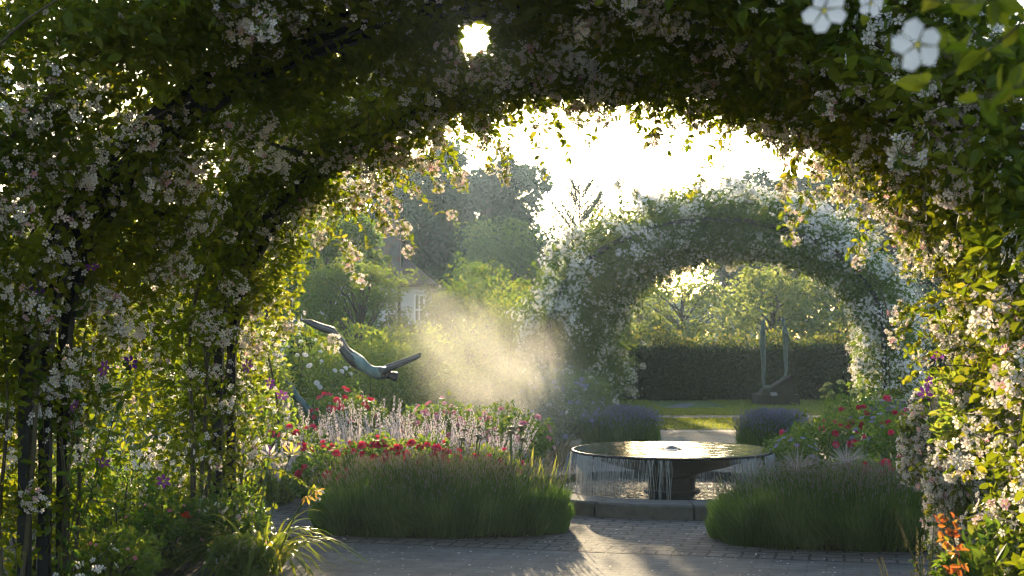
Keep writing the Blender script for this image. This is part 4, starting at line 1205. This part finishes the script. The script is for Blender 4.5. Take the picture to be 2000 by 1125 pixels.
o = thing('diver_sculpture', 'bronze sculpture of a diver stretched out on one curved tail', 'sculpture', tuple(ground(640, DD)))
off = -np.array(o.location)
def dv(px, py, dy=0.0): return at(px, py, DD) + off + np.array((0, dy, 0))
V, E, Ra = [], [], []
def node(p, r_, prev=None):
    V.append(p); Ra.append(r_)
    if prev is not None: E.append((prev, len(V) - 1))
    return len(V) - 1
q_ = 1.30 * PX
pel = node(dv(703, 712), 12.5 * q_)
wa = node(dv(720, 723), 7.2 * q_, pel); ch = node(dv(737, 730), 12.0 * q_, wa); sh = node(dv(751, 728), 8.5 * q_, ch)
nk = node(dv(761, 732), 4.2 * q_, sh); hd = node(dv(770, 735), 8.6 * q_, nk); cr = node(dv(779, 738), 8.0 * q_, hd)
for sg in (-1, 1):
    up = -2.5 * sg
    s1_ = node(dv(752, 722 + up, sg * .10), 5.6 * q_, sh); el = node(dv(779, 711 + up * .9, sg * .14), 3.9 * q_, s1_); wr = node(dv(801, 702 + up * .9, sg * .10), 2.9 * q_, el)
    ha = node(dv(813, 697 + up * .8, sg * .06), 3.2 * q_, wr); node(dv(823, 692 + up, sg * .05), 1.4 * q_, ha)
    hp = node(dv(697, 705 + up, sg * .06), 9.6 * q_, pel); th_ = node(dv(685, 697 + up, sg * .06), 8.6 * q_, hp); kn = node(dv(673, 685 + up, sg * .05), 5.8 * q_, th_)
    ca = node(dv(666, 671 + up, sg * .05), 6.8 * q_, kn); an_ = node(dv(655, 654 + up, sg * .045), 3.8 * q_, ca); he = node(dv(649, 646 + up, sg * .04), 5.0 * q_, an_)
    ft = node(dv(630, 641 + up, sg * .035), 4.4 * q_, he); to = node(dv(608, 631 + up, sg * .025), 3.4 * q_, ft); node(dv(588, 624, sg * .015), 1.6 * q_, to)
skin('body', V, E, Ra, 'bronze', o)
mb = MB()
tp = [(592, 624), (570, 628), (551, 642), (541, 662), (540, 690), (546, 716), (558, 742), (577, 772), (600, 800), (628, 828), (650, 850), (668, 885), (676, 925)]
tp = np.array([dv(*q, .02) for q in tp]); tt = np.linspace(0, 1, len(tp)); t2 = np.linspace(0, 1, 48)
P = np.stack([np.interp(t2, tt, tp[:, k]) for k in range(3)], 1)
for _ in range(3): P[1:-1] = (P[:-2] + 2 * P[1:-1] + P[2:]) / 4
P[-1, 2] = min(P[-1, 2], 0.0)
tube(mb, P, np.interp(t2, [0, .25, .6, .85, 1], [.012, .022, .042, .062, .075]), 10)
mb.build('tail', 'verdigris_dark', o, True)
bd = [c_ for c_ in o.children if c_.name.startswith('body')][0]
bd.data.materials.append(M['verdigris'])
for p_ in bd.data.polygons:
    x_ = p_.center[0] + .25 * (p_.center[2] - dv(0, 714)[2]) + .012 * math.sin(p_.center[1] * 60)
    if dv(697, 0)[0] < x_ < dv(741, 0)[0]: p_.material_index = 1
mb = MB(); box(mb, (P[-1][0], P[-1][1], .03), (.5, .4, .06)); mb.build('base_slab', 'plinth', o)

# ------------------------------------------------------------------ the two tall figures
DF = 27.2; PX = DF / F_PX
o = thing('tall_figures_sculpture', 'sculpture of two slender green figures facing each other on a dark wedge', 'sculpture', tuple(ground(1510, DF)))
off = -np.array(o.location)
def fg(px, py, dy=0.0): return at(px, py, DF) + off + np.array((0, dy, 0))
def figure(nodes, extra, name):
    V, E, Ra = [], [], []
    for i, (px, py, r_) in enumerate(nodes):
        V.append(fg(px, py)); Ra.append(r_ * PX * (1.45 if i < 2 else 1.2))
        if i: E.append((i - 1, i))
    for j, (px, py, r_), dy in extra:
        V.append(fg(px, py, dy)); Ra.append(r_ * PX); E.append((j if j >= 0 else len(V) + j - 1, len(V) - 1))
    skin(name, V, E, Ra, 'verdigris', o, root=5)
figure([(1490.5, 622, 3.0), (1490.5, 627, 3.6), (1489, 633, 1.9), (1488, 640, 4.6), (1490, 650, 5.4), (1490, 664, 4.6), (1489.5, 677, 5.2), (1490, 690, 4.8), (1491, 712, 4.2), (1490.5, 735, 3.4), (1489.5, 750, 2.8), (1491, 755, 2.7), (1503, 753.5, 1.8)],
       [(1, (1494.3, 627.5, 1.0), 0), (3, (1486, 652, 2.0), -.06), (-1 + 0, (1483.5, 668, 1.6), -.06), (-1, (1483.5, 678, 1.7), -.05)] , 'standing_figure')
figure([(1529.5, 625, 2.6), (1529.5, 629, 3.1), (1531, 634, 1.7), (1532.5, 641, 4.0), (1532.5, 650, 4.9), (1533.5, 662, 4.0), (1534, 672, 4.6), (1534, 685, 4.2), (1534, 705, 3.7), (1535, 720, 3.0), (1534, 730, 2.6), (1530, 737, 2.0), (1524, 741, 1.5)],
       [(0, (1527, 621, .9), 0), (0, (1532.5, 621, .9), 0), (4, (1528, 646, 1.8), -.03), (4, (1537, 654, 1.7), -.05), (-1, (1539, 664, 1.5), -.05), (-1, (1539.5, 671, 1.5), -.04)], 'standing_figure')
mb = MB()
prof = [fg(1480, 790), fg(1482, 769), fg(1487, 759), fg(1500, 757), (fg(1513, 749)), fg(1527, 741), fg(1541, 733), fg(1545, 752), fg(1547, 790)]
for dy in (-.22, .22): pass
n_ = len(prof)
mb.add([p + (0, dy, 0) for dy in (-.22, .22) for p in prof], [np.array([(i, (i + 1) % n_, n_ + (i + 1) % n_, n_ + i) for i in range(n_)]), np.array([list(range(n_))[::-1], list(range(n_, 2 * n_))])])
mb.build('wedge_base', 'plinth', o)
mb = MB(); z1 = fg(0, 769)[2]; box(mb, ((fg(1475, 0)[0] + fg(1552, 0)[0]) / 2, 0, z1 / 2), (PX * 80, .75, z1)); mb.build('plinth', 'plinth', o)
s0 = ground(1510.5, 26.2)
o = thing('plaque', 'small pale name plaque on a stake in front of the tall figures', 'plaque', tuple(s0))
mb = MB(); z = ztop(769, 26.2); bar(mb, (0, 0, 0), (0, 0, z), .012); mb.build('stake', 'iron', o)
mb = MB(); V = [(-.06, -.04, z - .022), (.06, -.04, z - .022), (.06, .04, z + .026), (-.06, .04, z + .026)]
mb.add(V + [(a, b, c_ - .012) for a, b, c_ in V], np.array([(0, 1, 2, 3), (7, 6, 5, 4), (0, 4, 5, 1), (1, 5, 6, 2), (2, 6, 7, 3), (3, 7, 4, 0)])); mb.build('name_plate', 'sign_face', o)

# ------------------------------------------------------------------ hedges and trees
def hedge(label, x0, x1, y, H, T, n, ls, fringe, group=None, mat='leaf_hedge'):
    o = thing('hedge', label, 'hedge', ((x0 + x1) / 2, y, 0), group)
    mb = MB(); L = x1 - x0
    P = np.stack([rng.uniform(-L / 2, L / 2, n), rng.uniform(0, T, n) ** 1.0, rng.uniform(0, H, n)], 1)
    P[:, 1] = np.where(rng.random(n) < .6, rng.random(n) ** 2 * T * .5, P[:, 1])
    P[:, 1] += .22 * (vnoise(P, .5, 3) - .5); P[:, 2] *= 1 + .10 * (vnoise(P * (1, 1, 0), .6, 5) - .5)
    P[:, 2] = np.maximum(P[:, 2], .02)
    a = rand_dirs(n); a[:, 1] -= .5
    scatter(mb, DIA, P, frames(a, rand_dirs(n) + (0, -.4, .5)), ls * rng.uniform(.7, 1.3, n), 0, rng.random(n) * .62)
    m = int(fringe * L)
    ms = MB()
    A = np.stack([rng.uniform(-L / 2, L / 2, m), rng.uniform(0, T, m), np.full(m, H * .93)], 1)
    hh = .50 * (.25 + 1.0 * vnoise(A, .5, 13)) * rng.uniform(.5, 1.2, m)
    B = A + np.stack([rng.normal(size=m) * .07, rng.normal(size=m) * .07, hh], 1)
    rods(ms, A, B, .004, .002)
    k = 10; t = rng.random((m, k, 1)) ** .8
    Q = (A[:, None] * (1 - t) + B[:, None] * t).reshape(-1, 3) + rng.normal(size=(m * k, 3)) * .02
    scatter(mb, DIA, Q, frames(rand_dirs(m * k), rand_dirs(m * k) + (0, 0, .4)), ls * .95 * rng.uniform(.7, 1.2, m * k), 0, .35 + .65 * rng.random(m * k))  # golden tints on the top fringe imitate sun shining through it
    mb.build('foliage', mat, o); ms.build('twig', 'cane', o)
    mb = MB(); box(mb, (0, T * .55, H * .46), (L, T * .5, H * .9)); mb.build('woody_core', 'soil', o)
    return o
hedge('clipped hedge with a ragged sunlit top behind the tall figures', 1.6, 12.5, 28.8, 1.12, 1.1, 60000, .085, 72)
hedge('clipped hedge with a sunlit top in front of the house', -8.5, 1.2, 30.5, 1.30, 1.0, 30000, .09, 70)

def tree(label, loc, h, r, trunk_h, nclump, per, ls, name='tree', group=None, mat='leaf_tree', flat=.8, tr=.16, seed=0, crown_lo=None, T=DIA, cr=.27):
    o = thing(name, label, 'tree', tuple(loc), group)
    ms, mb = MB(), MB()
    lean = rng.normal(size=2) * .04 * h
    top = np.array((lean[0], lean[1], h * .86))
    tube(ms, [(0, 0, 0), (lean[0] * .15, lean[1] * .15, trunk_h * .5), (lean[0] * .4, lean[1] * .4, trunk_h), top * (.7, .7, .78), top], [tr * 1.25, tr, tr * .8, tr * .4, tr * .1], 8)
    cz = (trunk_h + h) / 2; hz = (h - trunk_h) / 2
    d = rand_dirs(nclump); k = rng.uniform(.30, 1, nclump) ** .5
    C = np.stack([d[:, 0] * r * k, d[:, 1] * r * k, cz + d[:, 2] * hz * k * .92], 1)
    sz = r * cr * rng.uniform(.6, 1.25, nclump)
    for c_ in C:
        zb = min(c_[2] * rng.uniform(.5, .75), h * .8); zb = max(zb, trunk_h * .6)
        b = np.array((lean[0] * zb / h, lean[1] * zb / h, zb))
        tube(ms, curve(b, c_, -.04 * h, rng.normal(size=3) * .05 * r, 6), np.linspace(tr * .32, tr * .07, 6), 5)
    ms.build('trunk', 'bark', o, True)
    n = nclump * per
    q = np.repeat(np.arange(nclump), per)
    e = rand_dirs(n) * (rng.uniform(.25, 1, n) ** .45)[:, None]
    P = C[q] + e * sz[q][:, None] * (1, 1, flat)
    P += (1.0 * r * cr) * (np.stack([vnoise(P, r * .16, s_) for s_ in (1, 2, 3)], 1) - .5)
    keep = vnoise(P, r * .10, 6) > .38 * rng.random(n)
    P = P[keep]; n = len(P); q = q[keep]
    scatter(mb, T, P, leaf_frames(n, .3, .5), ls * rng.uniform(.6, 1.3, n), 0, np.clip(rng.random(nclump)[q] * .6 + rng.random(n) * .45, 0, 1))
    mb.build('crown', mat, o)
    return o
GTB = 'broad trees beyond the garden'
tree('large dark tree with sky showing through its crown, left of the open sky', ground(955, 62), 9.6, 2.6, 2.2, 60, 450, .27, group=GTB, cr=.27, tr=.22)
tree('dark tree behind the house chimney', ground(835, 60), 9.3, 2.8, 1.8, 56, 450, .27, group=GTB, tr=.2)
tree('tall tree beyond the left side of the near arch', ground(690, 66), 11.0, 3.4, 2.5, 56, 420, .27, group=GTB, tr=.22)
tree('rounded mid-green tree behind the round shrub', ground(985, 46), 5.0, 2.3, 1.0, 48, 260, .15, group=GTB, mat='leaf_shrub', tr=.14)
tree('rounded mid-green tree close to the far arch', ground(1085, 49), 4.6, 1.9, 1.0, 40, 240, .15, group=GTB, mat='leaf_shrub', tr=.14)
tree('tree standing over the right shoulder of the far arch', ground(1530, 60), 8.6, 2.9, 2.0, 56, 420, .27, group=GTB, tr=.2)
tree('tall tree at the far right beyond the hedge', ground(1720, 56), 9.4, 3.0, 2.0, 56, 420, .27, group=GTB, tr=.2)
tree('tree at the far right edge', ground(1960, 50), 8.2, 3.0, 1.8, 50, 390, .27, group=GTB, tr=.2)
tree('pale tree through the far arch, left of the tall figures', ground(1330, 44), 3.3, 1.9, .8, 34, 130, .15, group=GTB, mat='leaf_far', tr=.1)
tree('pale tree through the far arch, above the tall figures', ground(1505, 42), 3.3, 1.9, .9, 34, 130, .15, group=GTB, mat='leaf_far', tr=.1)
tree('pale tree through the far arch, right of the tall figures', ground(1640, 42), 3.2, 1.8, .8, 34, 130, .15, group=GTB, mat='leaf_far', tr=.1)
tree('slender bare-trunked tree in the haze through the far arch', ground(1415, 58), 6.6, 1.4, 3.2, 26, 200, .16, group=GTB, tr=.10)
tree('slender tree deep in the haze through the far arch', ground(1455, 66), 7.2, 1.6, 3.4, 26, 200, .16, group=GTB, tr=.11)
tree('small layered tree in front of the house', ground(690, 24.5), 3.05, .92, .8, 40, 300, .06, name='small_tree', mat='leaf_shrub', tr=.06, flat=.55, cr=.36)
tree('leafy tree hiding the left end of the house', ground(655, 31), 4.3, 1.15, 1.0, 40, 280, .10, group=GTB, mat='leaf_shrub', tr=.10)
tree('sunlit tree behind the shrubs at the far left', ground(90, 34), 5.0, 2.2, 1.0, 46, 260, .12, group=GTB, mat='leaf_bright', tr=.14)
tree('sunlit tree seen between the left posts', ground(330, 38), 5.0, 2.4, 1.0, 46, 260, .12, group=GTB, mat='leaf_bright', tr=.14)
tree('sunlit tree left of the house', ground(520, 42), 5.6, 2.4, 1.2, 46, 260, .13, group=GTB, mat='leaf_shrub', tr=.15)
mb = MB(); n = 26000  # far tree line added to block bright horizon sky between the trees
xx = rng.uniform(-75, 75, n); hh = 3.6 + 3.0 * (vnoise(np.stack([xx, xx * 0, xx * 0], 1), 7.0, 4) - .4) + 1.5 * (vnoise(np.stack([xx, xx * 0, xx * 0], 1), 2.2, 8) - .5)
P = np.stack([xx, 98 + rng.normal(size=n) * 2.5, hh * rng.random(n) ** .7], 1)
scatter(mb, DIA, P, leaf_frames(n), rng.uniform(.5, .95, n))
tag(mb.build('added_distant_wood', 'leaf_tree'), 'far-off line of trees added to block bright sky at the horizon', 'woodland', kind='stuff')
# a young conifer with upswept bare shoots
o = thing('pine_tree', 'young pine with upswept spiky shoots against the bright sky', 'tree', tuple(ground(1132, 40)))
ms, mb = MB(), MB(); H_ = ztop(358, 40)
tube(ms, [(0, 0, 0), (.03, 0, H_ * .5), (0, 0, H_)], [.07, .05, .012], 6)
for k in range(64):
    z = H_ * rng.uniform(.40, .95); L = (H_ - z) * .38 + .34; a = rng.uniform(0, 6.283)
    d = np.array((math.cos(a) * .85, math.sin(a) * .85, .95)) * L
    P = curve((0, 0, z), np.array((0, 0, z)) + d, .10 * L); tube(ms, P, np.linspace(.016, .006, 9), 4)
    q = P[rng.integers(2, 9, 60)] + rng.normal(size=(60, 3)) * .015
    ax = unit(d) * .9 + rand_dirs(60) * .6
    scatter(mb, (BLADE[0] * np.array((.13, 1, 1)), BLADE[1]), q, frames(ax, rand_dirs(60)), rng.uniform(.12, .22, 60))
ms.build('trunk', 'bark', o); mb.build('crown', 'leaf_tree', o)

# ------------------------------------------------------------------ the house
HD = 46.0
def hp(px, py, D=HD): return at(px, py, D)
HX0, HX1, HX2 = hp(560, 0)[0], hp(775, 0)[0], hp(836, 0)[0]
ze = ztop(557, HD)
o = thing('house', 'white rendered house with a tall brick chimney among the trees', 'house', ((HX1 + HX0) / 2, HD, 0))
off = -np.array(o.location)
mb = MB()
box(mb, np.array(((HX0 + HX1) / 2, HD + 4.0, ze / 2)) + off, (HX1 - HX0, 6.0, ze))
box(mb, np.array(((HX1 + HX2) / 2, HD + 3.0, ze / 2)) + off, (HX2 - HX1 - .006, 4.4, ze - .006))
mb.build('wall', 'plaster', o)
rg = ztop(478, HD)
mb = MB()
xa, xb, ya, yb, yr = HX0 - .2, HX1 + .25, HD + .75, HD + 7.3, HD + 4.0
V = [(xa, ya, ze), (xb, ya, ze), (xb, yb, ze), (xa, yb, ze), (xa, yr, rg + .9), (hp(700, 0)[0], yr, rg + .9)]
mb.add(np.array(V) + off, [np.array([(0, 1, 5, 4), (2, 3, 4, 5)]), np.array([(1, 2, 5), (3, 0, 4)])])
xa2, xb2, ya2, yb2 = HX1 + .02, HX2 + .22, HD + .55, HD + 5.4; zr2 = ztop(520, HD)
V = [(xa2, ya2, ze + .012), (xb2, ya2, ze + .012), (xb2, yb2, ze + .012), (xa2, yb2, ze + .012), (xa2, (ya2 + yb2) / 2, zr2 + .5)]
mb.add(np.array(V) + off, [np.array([(0, 1, 4), (1, 2, 4), (2, 3, 4)])])
roof = mb.build('roof', 'roof_tile', o)
mb = MB(); x0_, x1_ = hp(742, 0)[0], hp(774, 0)[0]; zc = ztop(425, HD)
box(mb, np.array(((x0_ + x1_) / 2, HD + 1.6, (zc + ze) / 2)) + off, (x1_ - x0_, .55, zc - ze)); box(mb, np.array(((x0_ + x1_) / 2, HD + 1.6, zc)) + off, (x1_ - x0_ + .1, .66, .12))
ch_ = mb.build('chimney', 'chimney_brick', roof)
mb = MB(); bar(mb, np.array((xb - .02, ya - .02, ze + .05)) + off, np.array((hp(700, 0)[0], yr - .05, rg + .96)) + off, .16, .1); mb.build('ridge_cap', 'stone_kerb', roof)
mb = MB(); bar(mb, np.array((xa2, ya2 - .05, ze)) + off, np.array((xb2, ya2 - .05, ze)) + off, .10, .10); bar(mb, np.array((xb2 + .05, ya2, ze)) + off, np.array((xb2 + .05, yb2, ze)) + off, .10, .10)
mb.build('gutter', 'iron', o)
mb = MB(); tube(mb, np.array([(HX1 + .02, HD + .74, ze), (HX1 + .02, HD + .74, 0)]) + off, .05, 8); mb.build('downpipe', 'iron', o)
wy = HD + .80; wx0, wx1 = hp(807, 0)[0], hp(825, 0)[0]; wz0, wz1 = ztop(628, HD), ztop(575, HD)
mb = MB()
for z in (wz0, wz1, (wz0 + wz1) / 2 - .05): bar(mb, np.array((wx0, wy - .03, z)) + off, np.array((wx1, wy - .03, z)) + off, .07, .06)
for x in (wx0, wx1, (wx0 + wx1) / 2): bar(mb, np.array((x, wy - .035, wz0)) + off, np.array((x, wy - .035, wz1)) + off, .05, .05)
wn = mb.build('window', 'paint_white', o)
mb = MB(); box(mb, np.array(((wx0 + wx1) / 2, wy - .004, (wz0 + wz1) / 2)) + off, (wx1 - wx0, .02, wz1 - wz0)); mb.build('pane', 'glass', wn)
mb = MB(); box(mb, np.array(((wx0 + wx1) / 2, wy - .05, wz1 + .13)) + off, (wx1 - wx0 + .16, .10, .09)); mb.build('lintel', 'paint_white', wn)

# ------------------------------------------------------------------ drifting spray lit by the sun
def mist():
    m, nt, out = new_mat('mist')
    tc = nt.nodes.new('ShaderNodeTexCoord')
    # rounded falloff of the cloud
    ln = nt.nodes.new('ShaderNodeVectorMath'); ln.operation = 'LENGTH'
    nt.links.new(tc.outputs['Object'], ln.inputs[0])
    n = nt.nodes.new('ShaderNodeTexNoise'); n.inputs['Scale'].default_value = 1.35; n.inputs['Detail'].default_value = 3; n.inputs['Roughness'].default_value = .5; n.inputs['Distortion'].default_value = .7
    nt.links.new(tc.outputs['Object'], n.inputs['Vector'])
    ma = nt.nodes.new('ShaderNodeMath'); ma.operation = 'MULTIPLY_ADD'; ma.inputs[1].default_value = -2.9; ma.inputs[2].default_value = 1.42
    nt.links.new(n.outputs['Fac'], ma.inputs[0])
    ad = nt.nodes.new('ShaderNodeMath'); ad.operation = 'ADD'
    nt.links.new(ln.outputs['Value'], ad.inputs[0]); nt.links.new(ma.outputs[0], ad.inputs[1])
    mr = nt.nodes.new('ShaderNodeMapRange'); mr.interpolation_type = 'SMOOTHSTEP'
    mr.inputs['From Min'].default_value = .95; mr.inputs['From Max'].default_value = .15
    mr.inputs['To Min'].default_value = 0; mr.inputs['To Max'].default_value = MIST_D
    nt.links.new(ad.outputs[0], mr.inputs['Value'])
    v = nt.nodes.new('ShaderNodeVolumePrincipled')
    v.inputs['Color'].default_value = (.98, .95, .90, 1); v.inputs['Anisotropy'].default_value = .35
    en = nt.nodes.new('ShaderNodeMapRange'); en.interpolation_type = 'SMOOTHSTEP'
    en.inputs['From Min'].default_value = 1.18; en.inputs['From Max'].default_value = .35
    nt.links.new(ln.outputs['Value'], en.inputs['Value'])
    mu = nt.nodes.new('ShaderNodeMath'); mu.operation = 'MULTIPLY'
    nt.links.new(mr.outputs[0], mu.inputs[0]); nt.links.new(en.outputs[0], mu.inputs[1])
    nt.links.new(mu.outputs[0], v.inputs['Density']); nt.links.new(v.outputs[0], out.inputs['Volume'])
    return m
MIST_D = .33
M['mist'] = mist()
mb = MB(); box(mb, (0, 0, 0), (2.4, 2.4, 2.4))
o = mb.build('mist', 'mist')
o.location = at(990, 722, 15.7); o.scale = (1.75, 1.0, .95); o.rotation_euler = (0, R(38), 0)
tag(o, 'golden cloud of water spray drifting behind the fountain', 'mist', kind='stuff')

# ------------------------------------------------------------------ morning haze
def haze():
    m, nt, out = new_mat('haze')
    v = nt.nodes.new('ShaderNodeVolumePrincipled')
    v.inputs['Color'].default_value = (.52, .72, 1.0, 1); v.inputs['Density'].default_value = .0006; v.inputs['Anisotropy'].default_value = .65
    nt.links.new(v.outputs[0], out.inputs['Volume'])
    return m
M['haze'] = haze()
mb = MB(); box(mb, (0, 91, 5.6), (306, 226, 13.2))
tag(mb.build('haze', 'haze'), kind='stuff')
